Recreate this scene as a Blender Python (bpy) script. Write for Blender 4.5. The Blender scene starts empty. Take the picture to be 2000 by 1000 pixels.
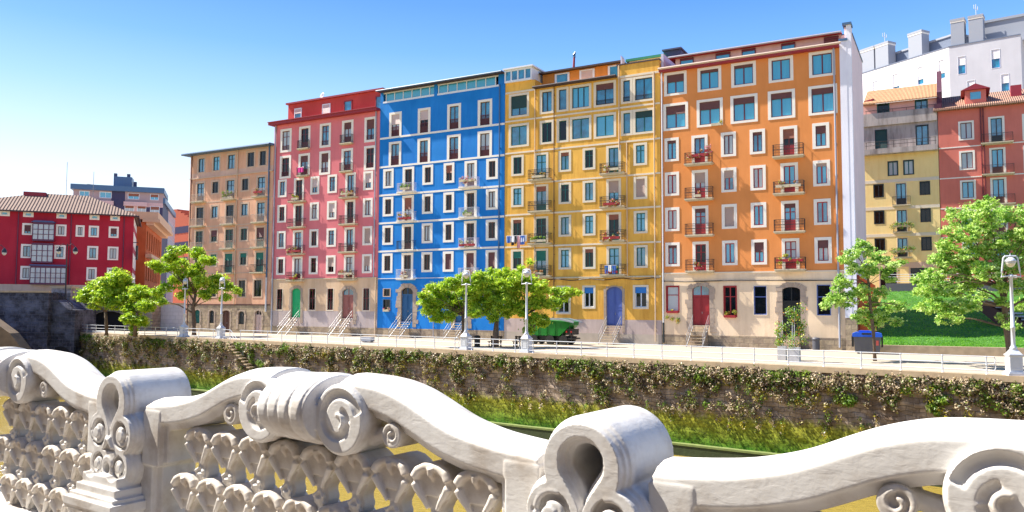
import bpy, bmesh, math, random
import numpy as np
from mathutils import Vector, Matrix
R = math.radians
random.seed(7); rng = np.random.default_rng(7)
SC = bpy.context.scene
COL = SC.collection

# ---------------------------------------------------------------- camera
FPX, EYE, ROLL = 1550.0, 3.5, R(.236)
PITCH = math.atan(96 / FPX)
cf = Vector((0, math.cos(PITCH), math.sin(PITCH)))
u0 = Vector((0, -math.sin(PITCH), math.cos(PITCH))); r0 = Vector((1, 0, 0))
cr = r0 * math.cos(ROLL) + u0 * math.sin(ROLL)
cu = u0 * math.cos(ROLL) - r0 * math.sin(ROLL)
cam = bpy.data.cameras.new('camera'); camo = bpy.data.objects.new('camera', cam); COL.objects.link(camo)
cam.sensor_width = 36; cam.lens = FPX / 2000 * 36; cam.clip_start = .1; cam.clip_end = 6000
camo.matrix_world = Matrix(((cr.x, cu.x, -cf.x, 0), (cr.y, cu.y, -cf.y, 0), (cr.z, cu.z, -cf.z, EYE), (0, 0, 0, 1)))
SC.camera = camo

# ---------------------------------------------------------------- sky, sun, exposure
SKYK = .47
SUN_EL, SUN_AZ = R(50), R(-71)          # azimuth from +Y, clockwise
wd = bpy.data.worlds.new('World'); SC.world = wd; wd.use_nodes = True
wn = wd.node_tree.nodes; wl = wd.node_tree.links
sky = wn.new('ShaderNodeTexSky'); sky.sky_type = 'NISHITA'; sky.sun_disc = False
sky.sun_elevation = SUN_EL; sky.sun_rotation = SUN_AZ; sky.air_density = 1.0; sky.dust_density = .6; sky.ozone_density = 2.0
# the photo's sky runs from deep azure overhead to near white at the rooftops: the Nishita sky is graded by elevation
tcw = wn.new('ShaderNodeTexCoord'); spw = wn.new('ShaderNodeSeparateXYZ'); wl.new(tcw.outputs['Generated'], spw.inputs[0])
rw = wn.new('ShaderNodeValToRGB'); er = rw.color_ramp.elements
GS = [(0., (.98, 1.0, 1.0)), (.08, (.92, .96, 1.0)), (.155, (.74, .87, 1.0)), (.245, (.34, .60, .98)), (.305, (.15, .41, .94)), (.36, (.075, .29, .88)), (.6, (.05, .20, .62)), (1., (.05, .17, .5))]
while len(er) < len(GS): er.new(.5)
for e_, (p_, c_) in zip(er, GS): e_.position = p_; e_.color = (*c_, 1)
wl.new(spw.outputs['Z'], rw.inputs[0])
vm = wn.new('ShaderNodeVectorMath'); vm.operation = 'SCALE'; vm.inputs['Scale'].default_value = SKYK / .15; wl.new(rw.outputs[0], vm.inputs[0])
mxw = wn.new('ShaderNodeMix'); mxw.data_type = 'RGBA'; mxw.inputs[0].default_value = .86; wl.new(sky.outputs[0], mxw.inputs[6]); wl.new(vm.outputs[0], mxw.inputs[7]); wl.new(mxw.outputs[2], wn['Background'].inputs['Color'])
wn['Background'].inputs['Strength'].default_value = .15
sl = bpy.data.lights.new('sun', 'SUN'); sl.energy = 5.0; sl.angle = R(.5); sl.color = (1, .94, .83)
so = bpy.data.objects.new('sun', sl); COL.objects.link(so)
sd = Vector((math.sin(SUN_AZ) * math.cos(SUN_EL), math.cos(SUN_AZ) * math.cos(SUN_EL), math.sin(SUN_EL)))
so.rotation_euler = sd.to_track_quat('Z', 'Y').to_euler(); so.location = (0, 0, 60)
SC.view_settings.view_transform = 'Standard'; SC.view_settings.look = 'None'
SC.view_settings.exposure = 1.32; SC.view_settings.gamma = 1

# ---------------------------------------------------------------- photo measurements -> metres
def ray(px, py): return (cf * FPX + cr * (px - 1000) - cu * (py - 500)).normalized()
CE = Vector((0, 0, EYE))
def G(px, py, z=0.):
    d = ray(px, py); return CE + d * ((z - EYE) / d.z)
def at(px, py, depth):
    d = ray(px, py); return CE + d * (depth / d.y)
class Frame:
    def __init__(s, az, O):
        a = R(az); s.az = az; s.U = Vector((math.sin(a), -math.cos(a), 0)); s.N = Vector((math.cos(a), math.sin(a), 0)); s.O = Vector(O)
        s.rot = R(az - 90)
    def q(s, px, py, off=0.):
        d = ray(px, py); t = (s.O + s.N * off - CE).dot(s.N) / d.dot(s.N); Q = CE + d * t - s.O
        return Q.dot(s.U), Q.z + s.O.z
    def w(s, x, y, z): return s.O + s.U * x + s.N * y + Vector((0, 0, z))

# ---------------------------------------------------------------- helpers
def tag(o, label=None, cat=None, group=None, kind=None):
    if label: o['label'] = label
    if cat: o['category'] = cat
    if group: o['group'] = group
    if kind: o['kind'] = kind
    return o
def empty(name, loc=(0, 0, 0), rz=0., label=None, cat=None, group=None):
    o = bpy.data.objects.new(name, None); COL.objects.link(o); o.location = loc; o.rotation_euler = (0, 0, rz)
    o.empty_display_size = .3
    return tag(o, label, cat, group)
def copy_tree(o, parent=None):
    c = o.copy(); COL.objects.link(c); c.parent = parent
    for ch in list(o.children): copy_tree(ch, c)
    return c
class MB:
    def __init__(s): s.v = []; s.f = []; s.m = []
    def poly(s, pts, m=0):
        n = len(s.v); s.v += [tuple(p) for p in pts]; s.f.append(tuple(range(n, n + len(pts)))); s.m.append(m)
    def box(s, a, b, m=0):
        x0, y0, z0 = a; x1, y1, z1 = b
        if x0 > x1: x0, x1 = x1, x0
        if y0 > y1: y0, y1 = y1, y0
        if z0 > z1: z0, z1 = z1, z0
        n = len(s.v)
        s.v += [(x0,y0,z0),(x1,y0,z0),(x1,y1,z0),(x0,y1,z0),(x0,y0,z1),(x1,y0,z1),(x1,y1,z1),(x0,y1,z1)]
        for q in ((0,3,2,1),(4,5,6,7),(0,1,5,4),(1,2,6,5),(2,3,7,6),(3,0,4,7)):
            s.f.append(tuple(n + i for i in q)); s.m.append(m)
        return s
    def tube(s, pts, r, n=6, m=0, cap=True, flat=1.):
        pts = [Vector(p) for p in pts]; rs = r if isinstance(r, (list, tuple)) else [r] * len(pts)
        rings = []
        for i, p in enumerate(pts):
            d = (pts[min(i + 1, len(pts) - 1)] - pts[max(i - 1, 0)])
            if d.length < 1e-9: d = Vector((0, 0, 1))
            d.normalize(); a = d.cross(Vector((0, 0, 1)))
            if a.length < .05: a = d.cross(Vector((0, 1, 0)))
            a.normalize(); b = d.cross(a); k = len(s.v); rings.append(k)
            for j in range(n):
                t = 2 * math.pi * j / n; s.v.append(tuple(p + a * (math.cos(t) * rs[i]) + b * (math.sin(t) * rs[i] * flat)))
        for i in range(len(pts) - 1):
            for j in range(n):
                k = (j + 1) % n; s.f.append((rings[i] + j, rings[i] + k, rings[i + 1] + k, rings[i + 1] + j)); s.m.append(m)
        if cap:
            s.f.append(tuple(rings[0] + j for j in reversed(range(n)))); s.m.append(m)
            s.f.append(tuple(rings[-1] + j for j in range(n))); s.m.append(m)
        return s
    def prism(s, pts, y0, y1, m=0):
        """outline in (x,z), extruded along y"""
        n = len(pts); k = len(s.v)
        s.v += [(p[0], y0, p[1]) for p in pts] + [(p[0], y1, p[1]) for p in pts]
        s.f.append(tuple(k + i for i in range(n))); s.m.append(m)
        s.f.append(tuple(k + n + i for i in reversed(range(n)))); s.m.append(m)
        for i in range(n):
            j = (i + 1) % n; s.f.append((k + j, k + i, k + n + i, k + n + j)); s.m.append(m)
        return s
    def lathe(s, prof, c=(0, 0, 0), n=16, m=0):
        k = len(s.v)
        for r_, z in prof:
            for j in range(n):
                t = 2 * math.pi * j / n; s.v.append((c[0] + r_ * math.cos(t), c[1] + r_ * math.sin(t), c[2] + z))
        for i in range(len(prof) - 1):
            for j in range(n):
                q = (j + 1) % n; s.f.append((k + i * n + j, k + i * n + q, k + (i + 1) * n + q, k + (i + 1) * n + j)); s.m.append(m)
        s.f.append(tuple(k + j for j in reversed(range(n)))); s.m.append(m)
        s.f.append(tuple(k + (len(prof) - 1) * n + j for j in range(n))); s.m.append(m)
        return s
    def ring(s, x0, x1, z0, z1, wl_, wr, wt, wb, ya, yb, m=0):
        s.box((x0, ya, z0), (x0 + wl_, yb, z1), m); s.box((x1 - wr, ya, z0), (x1, yb, z1), m)
        if wt: s.box((x0 + wl_, ya, z1 - wt), (x1 - wr, yb, z1), m)
        if wb: s.box((x0 + wl_, ya, z0), (x1 - wr, yb, z0 + wb), m)
        return s
    def mesh(s, name, mats):
        me = bpy.data.meshes.new(name); me.from_pydata(s.v, [], s.f)
        for mt in (mats if isinstance(mats, (list, tuple)) else [mats]): me.materials.append(mt)
        if any(s.m): me.polygons.foreach_set('material_index', s.m)
        me.update(); return me
    def build(s, name, mats, parent=None, smooth=False, recalc=False):
        me = s.mesh(name, mats)
        if recalc:
            bm = bmesh.new(); bm.from_mesh(me); bmesh.ops.recalc_face_normals(bm, faces=bm.faces); bm.to_mesh(me); bm.free()
        if smooth: me.polygons.foreach_set('use_smooth', [True] * len(me.polygons))
        o = bpy.data.objects.new(name, me); COL.objects.link(o)
        if parent: o.parent = parent
        return o

# ---------------------------------------------------------------- materials
def newmat(name):
    m = bpy.data.materials.new(name); m.use_nodes = True; n = m.node_tree.nodes; return m, n, m.node_tree.links, n['Principled BSDF']
def plain(name, col, rough=.6, metal=0., spec=.5, var=.0, scale=3., bump=0., ior=None):
    m, n, l, b = newmat(name); b.inputs['Base Color'].default_value = (*col, 1); b.inputs['Roughness'].default_value = rough
    b.inputs['Metallic'].default_value = metal; b.inputs['Specular IOR Level'].default_value = spec
    if ior: b.inputs['IOR'].default_value = ior
    if var or bump:
        tc = n.new('ShaderNodeTexCoord'); nz = n.new('ShaderNodeTexNoise'); nz.inputs['Scale'].default_value = scale; nz.inputs['Detail'].default_value = 5
        l.new(tc.outputs['Object'], nz.inputs['Vector'])
        if var:
            mx = n.new('ShaderNodeMix'); mx.data_type = 'RGBA'; mx.inputs[6].default_value = (*[c * (1 - var) for c in col], 1); mx.inputs[7].default_value = (*[min(1, c * (1 + var)) for c in col], 1)
            l.new(nz.outputs['Fac'], mx.inputs[0]); l.new(mx.outputs[2], b.inputs['Base Color'])
        if bump:
            bp = n.new('ShaderNodeBump'); bp.inputs['Strength'].default_value = bump; bp.inputs['Distance'].default_value = .03
            l.new(nz.outputs['Fac'], bp.inputs['Height']); l.new(bp.outputs[0], b.inputs['Normal'])
    return m
def ramp(n, stops):
    r_ = n.new('ShaderNodeValToRGB'); e = r_.color_ramp.elements
    while len(e) < len(stops): e.new(.5)
    for i, (p, c) in enumerate(stops): e[i].position = p; e[i].color = (*c, 1) if len(c) == 3 else c
    return r_
def plaster(name, col, stain=(.5, .42, .3), amt=.25, fade=.14, rough=.85):
    """painted render: mottled fading, fine trowel bump, rain streaks"""
    m, n, l, b = newmat(name); b.inputs['Roughness'].default_value = rough; b.inputs['Specular IOR Level'].default_value = .25
    tc = n.new('ShaderNodeTexCoord')
    n1 = n.new('ShaderNodeTexNoise'); n1.inputs['Scale'].default_value = .35; n1.inputs['Detail'].default_value = 6; l.new(tc.outputs['Object'], n1.inputs['Vector'])
    r1 = ramp(n, [(.3, tuple(c * (1 - fade) for c in col)), (.7, tuple(min(1, c * (1 + fade) + .01) for c in col))]); l.new(n1.outputs['Fac'], r1.inputs[0])
    mp = n.new('ShaderNodeMapping'); mp.inputs['Scale'].default_value = (.9, .9, .13); l.new(tc.outputs['Object'], mp.inputs['Vector'])
    n2 = n.new('ShaderNodeTexNoise'); n2.inputs['Scale'].default_value = 1.4; n2.inputs['Detail'].default_value = 9; n2.inputs['Roughness'].default_value = .72; l.new(mp.outputs[0], n2.inputs['Vector'])
    amt = min(1, amt * 1.5); r2 = ramp(n, [(.47, (0, 0, 0)), (.72, (amt, amt, amt))]); l.new(n2.outputs['Fac'], r2.inputs[0])
    mx = n.new('ShaderNodeMix'); mx.data_type = 'RGBA'; mx.inputs[7].default_value = (*[c * s_ for c, s_ in zip(col, stain)], 1)
    l.new(r2.outputs[0], mx.inputs[0]); l.new(r1.outputs[0], mx.inputs[6]); l.new(mx.outputs[2], b.inputs['Base Color'])
    n3 = n.new('ShaderNodeTexNoise'); n3.inputs['Scale'].default_value = 9; n3.inputs['Detail'].default_value = 6; l.new(tc.outputs['Object'], n3.inputs['Vector'])
    bp = n.new('ShaderNodeBump'); bp.inputs['Strength'].default_value = .35; bp.inputs['Distance'].default_value = .02; l.new(n3.outputs['Fac'], bp.inputs['Height']); l.new(bp.outputs[0], b.inputs['Normal'])
    return m
def blocks(name, c1, c2, mortar, w=.7, h=.32, ms=.02, noise=.4, bump=.5, moss=None, stain=None, rough=.9, warp=.12):
    """coursed stone / brick in object x,z; optional moss = (z0, z1, colour_low, colour_mid)"""
    m, n, l, b = newmat(name); b.inputs['Roughness'].default_value = rough; b.inputs['Specular IOR Level'].default_value = .2
    tc = n.new('ShaderNodeTexCoord'); sp = n.new('ShaderNodeSeparateXYZ'); l.new(tc.outputs['Object'], sp.inputs[0])
    nw = n.new('ShaderNodeTexNoise'); nw.inputs['Scale'].default_value = 1.1; nw.inputs['Detail'].default_value = 3; l.new(tc.outputs['Object'], nw.inputs['Vector'])
    ad = n.new('ShaderNodeMath'); ad.operation = 'MULTIPLY_ADD'; ad.inputs[1].default_value = warp; l.new(nw.outputs['Fac'], ad.inputs[0]); l.new(sp.outputs['Z'], ad.inputs[2])
    sy = n.new('ShaderNodeMath'); sy.operation = 'ADD'; l.new(sp.outputs['X'], sy.inputs[0]); l.new(sp.outputs['Y'], sy.inputs[1])
    cb = n.new('ShaderNodeCombineXYZ'); l.new(sy.outputs[0], cb.inputs[0]); l.new(ad.outputs[0], cb.inputs[1])
    br = n.new('ShaderNodeTexBrick'); br.inputs['Scale'].default_value = 1; br.inputs['Brick Width'].default_value = w; br.inputs['Row Height'].default_value = h
    br.inputs['Mortar Size'].default_value = ms; br.inputs['Mortar Smooth'].default_value = .4; br.inputs['Color1'].default_value = (*c1, 1); br.inputs['Color2'].default_value = (*c2, 1); br.inputs['Mortar'].default_value = (*mortar, 1)
    l.new(cb.outputs[0], br.inputs['Vector'])
    nz = n.new('ShaderNodeTexNoise'); nz.inputs['Scale'].default_value = 1.7; nz.inputs['Detail'].default_value = 8; nz.inputs['Roughness'].default_value = .65; l.new(tc.outputs['Object'], nz.inputs['Vector'])
    rp = ramp(n, [(.25, (1 - noise,) * 3), (.75, (1 + noise,) * 3)]); l.new(nz.outputs['Fac'], rp.inputs[0])
    mu = n.new('ShaderNodeMix'); mu.data_type = 'RGBA'; mu.blend_type = 'MULTIPLY'; mu.inputs[0].default_value = 1; l.new(br.outputs['Color'], mu.inputs[6]); l.new(rp.outputs[0], mu.inputs[7])
    out = mu.outputs[2]
    if stain:
        n4 = n.new('ShaderNodeTexNoise'); n4.inputs['Scale'].default_value = .55; n4.inputs['Detail'].default_value = 9; n4.inputs['Roughness'].default_value = .7; l.new(tc.outputs['Object'], n4.inputs['Vector'])
        r4 = ramp(n, [(.45, (0, 0, 0)), (.62, (.85, .85, .85))]); l.new(n4.outputs['Fac'], r4.inputs[0])
        m4 = n.new('ShaderNodeMix'); m4.data_type = 'RGBA'; m4.inputs[7].default_value = (*stain, 1); l.new(r4.outputs[0], m4.inputs[0]); l.new(out, m4.inputs[6]); out = m4.outputs[2]
    if moss:
        z0, z1, cl, cm = moss
        n5 = n.new('ShaderNodeTexNoise'); n5.inputs['Scale'].default_value = 1.3; n5.inputs['Detail'].default_value = 8; n5.inputs['Roughness'].default_value = .7; l.new(tc.outputs['Object'], n5.inputs['Vector'])
        a5 = n.new('ShaderNodeMath'); a5.operation = 'MULTIPLY_ADD'; a5.inputs[1].default_value = 1.6; l.new(n5.outputs['Fac'], a5.inputs[0]); l.new(sp.outputs['Z'], a5.inputs[2])
        mr = n.new('ShaderNodeMapRange'); mr.inputs['From Min'].default_value = z1 + .8; mr.inputs['From Max'].default_value = z1 + .3; l.new(a5.outputs[0], mr.inputs['Value'])
        mr2 = n.new('ShaderNodeMapRange'); mr2.inputs['From Min'].default_value = z1 + .2; mr2.inputs['From Max'].default_value = z0 + .8; l.new(a5.outputs[0], mr2.inputs['Value'])
        mc = n.new('ShaderNodeMix'); mc.data_type = 'RGBA'; mc.inputs[6].default_value = (*cm, 1); mc.inputs[7].default_value = (*cl, 1); l.new(mr2.outputs[0], mc.inputs[0])
        n6 = n.new('ShaderNodeTexNoise'); n6.inputs['Scale'].default_value = 6; n6.inputs['Detail'].default_value = 6; l.new(tc.outputs['Object'], n6.inputs['Vector'])
        r6 = ramp(n, [(.3, (.35, .35, .35)), (.7, (1.5, 1.5, 1.3))]); l.new(n6.outputs['Fac'], r6.inputs[0])
        mv = n.new('ShaderNodeMix'); mv.data_type = 'RGBA'; mv.blend_type = 'MULTIPLY'; mv.inputs[0].default_value = 1; l.new(mc.outputs[2], mv.inputs[6]); l.new(r6.outputs[0], mv.inputs[7])
        m5 = n.new('ShaderNodeMix'); m5.data_type = 'RGBA'; l.new(mr.outputs[0], m5.inputs[0]); l.new(out, m5.inputs[6]); l.new(mv.outputs[2], m5.inputs[7]); out = m5.outputs[2]
    l.new(out, b.inputs['Base Color'])
    h1 = n.new('ShaderNodeMath'); h1.operation = 'MULTIPLY_ADD'; h1.inputs[1].default_value = -1.; l.new(br.outputs['Fac'], h1.inputs[0]); l.new(nz.outputs['Fac'], h1.inputs[2])
    bp = n.new('ShaderNodeBump'); bp.inputs['Strength'].default_value = bump; bp.inputs['Distance'].default_value = .08; l.new(h1.outputs[0], bp.inputs['Height']); l.new(bp.outputs[0], b.inputs['Normal'])
    return m
def leafmat(name, c1, c2, trans=.35, scale=1.5):
    m, n, l, b = newmat(name); b.inputs['Roughness'].default_value = .45; b.inputs['Specular IOR Level'].default_value = .4
    tc = n.new('ShaderNodeTexCoord'); nz = n.new('ShaderNodeTexNoise'); nz.inputs['Scale'].default_value = scale; nz.inputs['Detail'].default_value = 4; l.new(tc.outputs['Object'], nz.inputs['Vector'])
    rp = ramp(n, [(.35, c1), (.65, c2)]); l.new(nz.outputs['Fac'], rp.inputs[0]); l.new(rp.outputs[0], b.inputs['Base Color'])
    tr = n.new('ShaderNodeBsdfTranslucent'); l.new(rp.outputs[0], tr.inputs[0]); ms = n.new('ShaderNodeMixShader'); ms.inputs[0].default_value = trans
    l.new(b.outputs[0], ms.inputs[1]); l.new(tr.outputs[0], ms.inputs[2]); l.new(ms.outputs[0], n['Material Output'].inputs[0])
    return m
def glassmat(name, col, rough=.06, ior=2.1, curtain=None):
    m, n, l, b = newmat(name); b.inputs['Roughness'].default_value = rough; b.inputs['IOR'].default_value = ior
    tc = n.new('ShaderNodeTexCoord')
    if curtain:
        wv = n.new('ShaderNodeTexWave'); wv.inputs['Scale'].default_value = 3.2; wv.inputs['Distortion'].default_value = 1.5; wv.bands_direction = 'X'; l.new(tc.outputs['Object'], wv.inputs['Vector'])
        mx = n.new('ShaderNodeMix'); mx.data_type = 'RGBA'; mx.inputs[6].default_value = (*col, 1); mx.inputs[7].default_value = (*curtain, 1); l.new(wv.outputs['Fac'], mx.inputs[0]); l.new(mx.outputs[2], b.inputs['Base Color'])
    else:
        nz = n.new('ShaderNodeTexNoise'); nz.inputs['Scale'].default_value = .9; nz.inputs['Detail'].default_value = 4; l.new(tc.outputs['Object'], nz.inputs['Vector'])
        rp = ramp(n, [(.35, tuple(c * .45 for c in col)), (.65, tuple(c * 1.5 for c in col))]); l.new(nz.outputs['Fac'], rp.inputs[0]); l.new(rp.outputs[0], b.inputs['Base Color'])
    n2 = n.new('ShaderNodeTexNoise'); n2.inputs['Scale'].default_value = .8; l.new(tc.outputs['Object'], n2.inputs['Vector'])
    bp = n.new('ShaderNodeBump'); bp.inputs['Strength'].default_value = .06; bp.inputs['Distance'].default_value = .1; l.new(n2.outputs['Fac'], bp.inputs['Height']); l.new(bp.outputs[0], b.inputs['Normal'])
    return m
def shutmat(name, col):
    m, n, l, b = newmat(name); b.inputs['Roughness'].default_value = .6; b.inputs['Base Color'].default_value = (*col, 1)
    tc = n.new('ShaderNodeTexCoord'); wv = n.new('ShaderNodeTexWave'); wv.bands_direction = 'Z'; wv.inputs['Scale'].default_value = 3.2; l.new(tc.outputs['Object'], wv.inputs['Vector'])
    bp = n.new('ShaderNodeBump'); bp.inputs['Strength'].default_value = .8; bp.inputs['Distance'].default_value = .03; l.new(wv.outputs['Fac'], bp.inputs['Height']); l.new(bp.outputs[0], b.inputs['Normal'])
    return m
def tilemat(name, c1, c2, scale=1.0, dirn='X'):
    m, n, l, b = newmat(name); b.inputs['Roughness'].default_value = .85
    tc = n.new('ShaderNodeTexCoord'); wv = n.new('ShaderNodeTexWave'); wv.bands_direction = dirn; wv.inputs['Scale'].default_value = scale; wv.inputs['Distortion'].default_value = .4; l.new(tc.outputs['Object'], wv.inputs['Vector'])
    nz = n.new('ShaderNodeTexNoise'); nz.inputs['Scale'].default_value = 2.5; nz.inputs['Detail'].default_value = 6; l.new(tc.outputs['Object'], nz.inputs['Vector'])
    mx = n.new('ShaderNodeMix'); mx.data_type = 'RGBA'; mx.inputs[6].default_value = (*c1, 1); mx.inputs[7].default_value = (*c2, 1); l.new(nz.outputs['Fac'], mx.inputs[0]); l.new(mx.outputs[2], b.inputs['Base Color'])
    bp = n.new('ShaderNodeBump'); bp.inputs['Strength'].default_value = 1; bp.inputs['Distance'].default_value = .15; l.new(wv.outputs['Fac'], bp.inputs['Height']); l.new(bp.outputs[0], b.inputs['Normal'])
    return m

M = dict(
 white=plain('white_trim', (.84, .78, .69), .7, var=.06, scale=2), cream=plain('cream_trim', (.72, .62, .48), .8, var=.1, scale=1.5),
 beige=plain('beige_trim', (.60, .42, .30), .8, var=.1, scale=1.5),
 glass=glassmat('sky_tinted_glass', (.01, .17, .28)), gdark=glassmat('dark_glass', (.006, .008, .011), ior=1.45),  # cyan base colour carries the sky's reflection
 gcurt=glassmat('sky_tinted_curtain_glass', (.02, .26, .42), ior=1.9, curtain=(.10, .46, .64)), gpale=glassmat('net_curtain_glass', (.30, .38, .42), ior=1.7, curtain=(.5, .52, .52)),  # cyan tones carry reflected sky as well as curtains
 maroon=plain('maroon_joinery', (.13, .012, .02), .4), redwood=plain('red_joinery', (.33, .015, .02), .45), brown=plain('brown_joinery', (.10, .04, .03), .5),
 teal=plain('teal_joinery', (.005, .10, .09), .4), darkj=plain('dark_joinery', (.015, .025, .03), .4), whitej=plain('white_joinery', (.72, .74, .78), .4),
 navyj=plain('navy_joinery', (.01, .03, .06), .4),
 shbrown=shutmat('brown_shutter', (.14, .05, .05)), shbeige=shutmat('beige_shutter', (.45, .32, .27)), shpink=shutmat('pale_shutter', (.62, .48, .46)), shgreen=shutmat('green_shutter', (.005, .16, .12)),
 shwhite=shutmat('white_shutter', (.75, .72, .74)), shred=shutmat('red_shutter', (.30, .10, .06)), shdark=shutmat('dark_green_shutter', (.01, .05, .05)),
 iron=plain('wrought_iron', (.02, .015, .015), .5), wiron=plain('white_painted_metal', (.58, .60, .64), .4, var=.08), rail_cream=plain('pale_metal', (.55, .42, .33), .5),
 slab=plain('balcony_concrete', (.55, .47, .33), .85, var=.25, scale=4), steel=plain('galvanised_steel', (.30, .30, .31), .5, .5),
 pipeb=plain('blue_grey_pipe', (.06, .13, .24), .4), pipeg=plain('grey_pipe', (.33, .35, .42), .5), pipec=plain('cream_pipe', (.6, .45, .3), .6),
 stone=blocks('warm_ashlar', (.42, .33, .22), (.30, .23, .17), (.24, .19, .15), .8, .42, .018, .35, .6),
 quoin=plain('quoin_stone', (.40, .31, .24), .9, var=.35, scale=2.2, bump=.6),
 roofdark=plain('roof_edge_dark', (.05, .03, .035), .7),
)
M.update(glass2=M['glass'])

# facade frames -------------------------------------------------------------
P0 = G(1650, 684); T = Frame(61, P0)

class Bld:
    def __init__(s, name, label, fr, s0, s1, z0, z1, depth, mats, matf, base_off=0.):
        s.fr = fr; s.s0 = s0; s.s1 = s1; s.z0 = z0; s.z1 = z1; s.depth = depth; s.mats = mats; s.matf = matf
        s.e = empty(name, fr.O + fr.U * s0 + fr.N * base_off, fr.rot, label, 'building')
        s.e.location.z = z0; s.holes = []; s.xb = set(); s.zb = set()
    def L(s, x, y, z): return (x - s.s0, y, z - s.z0)
    def part(s, name, mb, mats, parent=None, smooth=False):
        mb.v = [(v[0] - s.s0, v[1], v[2] - s.z0) for v in mb.v]
        return mb.build(name, mats, parent or s.e, smooth)
    def wall(s, top=None):
        """front skin with real openings, plus sides, back and lid"""
        mb = MB(); W, Dp = s.s1, s.depth; tops = top or [(s.s0, s.s1, s.z1)]
        xs = sorted(set([s.s0, s.s1] + [h[0] for h in s.holes] + [h[1] for h in s.holes] + [t[0] for t in tops] + [t[1] for t in tops]))
        zs = sorted(set([s.z0] + list(s.zb) + [h[2] for h in s.holes] + [h[3] for h in s.holes] + [t[2] for t in tops]))
        for i in range(len(xs) - 1):
            xc = (xs[i] + xs[i + 1]) / 2; zt = [t[2] for t in tops if t[0] <= xc <= t[1]][0]
            for j in range(len(zs) - 1):
                zc = (zs[j] + zs[j + 1]) / 2
                if zc > zt or any(h[0] < xc < h[1] and h[2] < zc < h[3] for h in s.holes): continue
                mb.poly([(xs[i], 0, zs[j]), (xs[i + 1], 0, zs[j]), (xs[i + 1], 0, zs[j + 1]), (xs[i], 0, zs[j + 1])], s.matf(xc, zc))
        for t in tops: mb.poly([(t[0], 0, t[2]), (t[1], 0, t[2]), (t[1], Dp, t[2]), (t[0], Dp, t[2])], 0)
        zl, zr = tops[0][2], tops[-1][2]
        zz = sorted(set([s.z0] + [z for z in s.zb]))
        for xx, zt, sgn in ((s.s0, zl, 0), (s.s1, zr, 1)):
            q = [z for z in zz if z < zt] + [zt]
            for a, b in zip(q[:-1], q[1:]):
                p = [(xx, 0, a), (xx, Dp, a), (xx, Dp, b), (xx, 0, b)]
                mb.poly(p if sgn else p[::-1], s.matf(xx + (.01 if not sgn else -.01), (a + b) / 2))
        mb.poly([(s.s1, Dp, s.z0), (s.s0, Dp, s.z0), (s.s0, Dp, zl), (s.s1, Dp, zr)], 0)
        # dark room behind the openings keeps daylight out of the shell
        mb.poly([(s.s0 + .02, .6, s.z0), (s.s1 - .02, .6, s.z0), (s.s1 - .02, .6, min(zl, zr)), (s.s0 + .02, .6, min(zl, zr))], len(s.mats) - 1)
        return s.part('wall', mb, s.mats)
    def win(s, x0, x1, z0, z1, kind='g', sw=.19, st=None, sb=None, sm='white', jm='maroon', leaf=2, trans=0., shm='shbrown', sh=0., name='window', proud=.035, door=False, flower=None, ih=.0):
        """x0..z1 = outer edge of the painted surround; the opening is inset by its width"""
        st = sw if st is None else st; sb = sw * .8 if sb is None else sb
        s.holes.append((x0 + .03, x1 - .03, z0 + (.03 if sb else 0), z1 - .03))
        a = MB()
        a.ring(x0, x1, z0, z1, sw, sw, st, sb if not door else 0, -proud, .22)
        if door: a.box((x0 + sw, -.01, z0), (x1 - sw, .22, z0 + .04))
        o = s.part(name, a, M[sm] if isinstance(sm, str) else sm)
        ox0, ox1, oz0, oz1 = x0 + sw, x1 - sw, z0 + (sb if not door else .04), z1 - st
        f = MB(); fw = .075
        f.ring(ox0, ox1, oz0, oz1, fw, fw, fw, fw, .10, .18)
        if leaf > 1:
            for k in range(1, leaf): c = ox0 + (ox1 - ox0) * k / leaf; f.box((c - .05, .105, oz0 + fw), (c + .05, .17, oz1 - fw))
        if trans:
            zt = oz0 + (oz1 - oz0) * trans; f.box((ox0 + fw, .108, zt - .035), (ox1 - fw, .165, zt + .035))
        if door:
            f.box((ox0 + fw, .112, oz0 + fw), (ox1 - fw, .16, oz0 + .75))
        s.part('frame', f, M[jm] if isinstance(jm, str) else jm, o)
        g = {'g': 'glass', 'd': 'gdark', 'c': 'gcurt', 'p': 'gpale'}[kind]
        p = MB().box((ox0 + .02, .14, oz0 + .02), (ox1 - .02, .152, oz1 - .02)); s.part('pane', p, M[g], o)
        if sh:
            q = MB().box((ox0 + .01, .055, oz1 - (oz1 - oz0) * sh), (ox1 - .01, .085, oz1)); s.part('shutter', q, M[shm], o)
        return o
    def balcony(s, xc, z, w=2.2, d=.62, style='iron', h=1.0, solid=None, slabm='slab', bracket=True):
        b = MB(); b.box((xc - w / 2, -d, z - .1), (xc + w / 2, 0, z)); b.box((xc - w / 2 + .07, -d + .07, z - .19), (xc + w / 2 - .07, 0, z - .1))
        o = s.part('balcony', b, M[slabm])
        r_ = MB(); x0, x1, y0 = xc - w / 2 + .04, xc + w / 2 - .04, -d + .04
        for zz in (z + h, z + .08): r_.box((x0, y0, zz - .03), (x1, y0 + .035, zz)); r_.box((x0, y0 + .035, zz - .03), (x0 + .035, 0, zz)); r_.box((x1 - .035, y0 + .035, zz - .03), (x1, 0, zz))
        if style == 'fancy':
            for zz in (z + .3, z + .78): r_.box((x0, y0 + .005, zz - .015), (x1, y0 + .025, zz + .005))
        n = int((x1 - x0) / .115)
        for i in range(n + 1):
            x = x0 + (x1 - x0 - .02) * i / n; r_.box((x, y0 + .005, z), (x + .02, y0 + .027, z + h - .03))
        if style == 'fancy':
            for i in range(n):
                x = x0 + (x1 - x0) * (i + .5) / n
                r_.box((x - .035, y0 + .008, z + .5), (x + .035, y0 + .024, z + .57))
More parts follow.
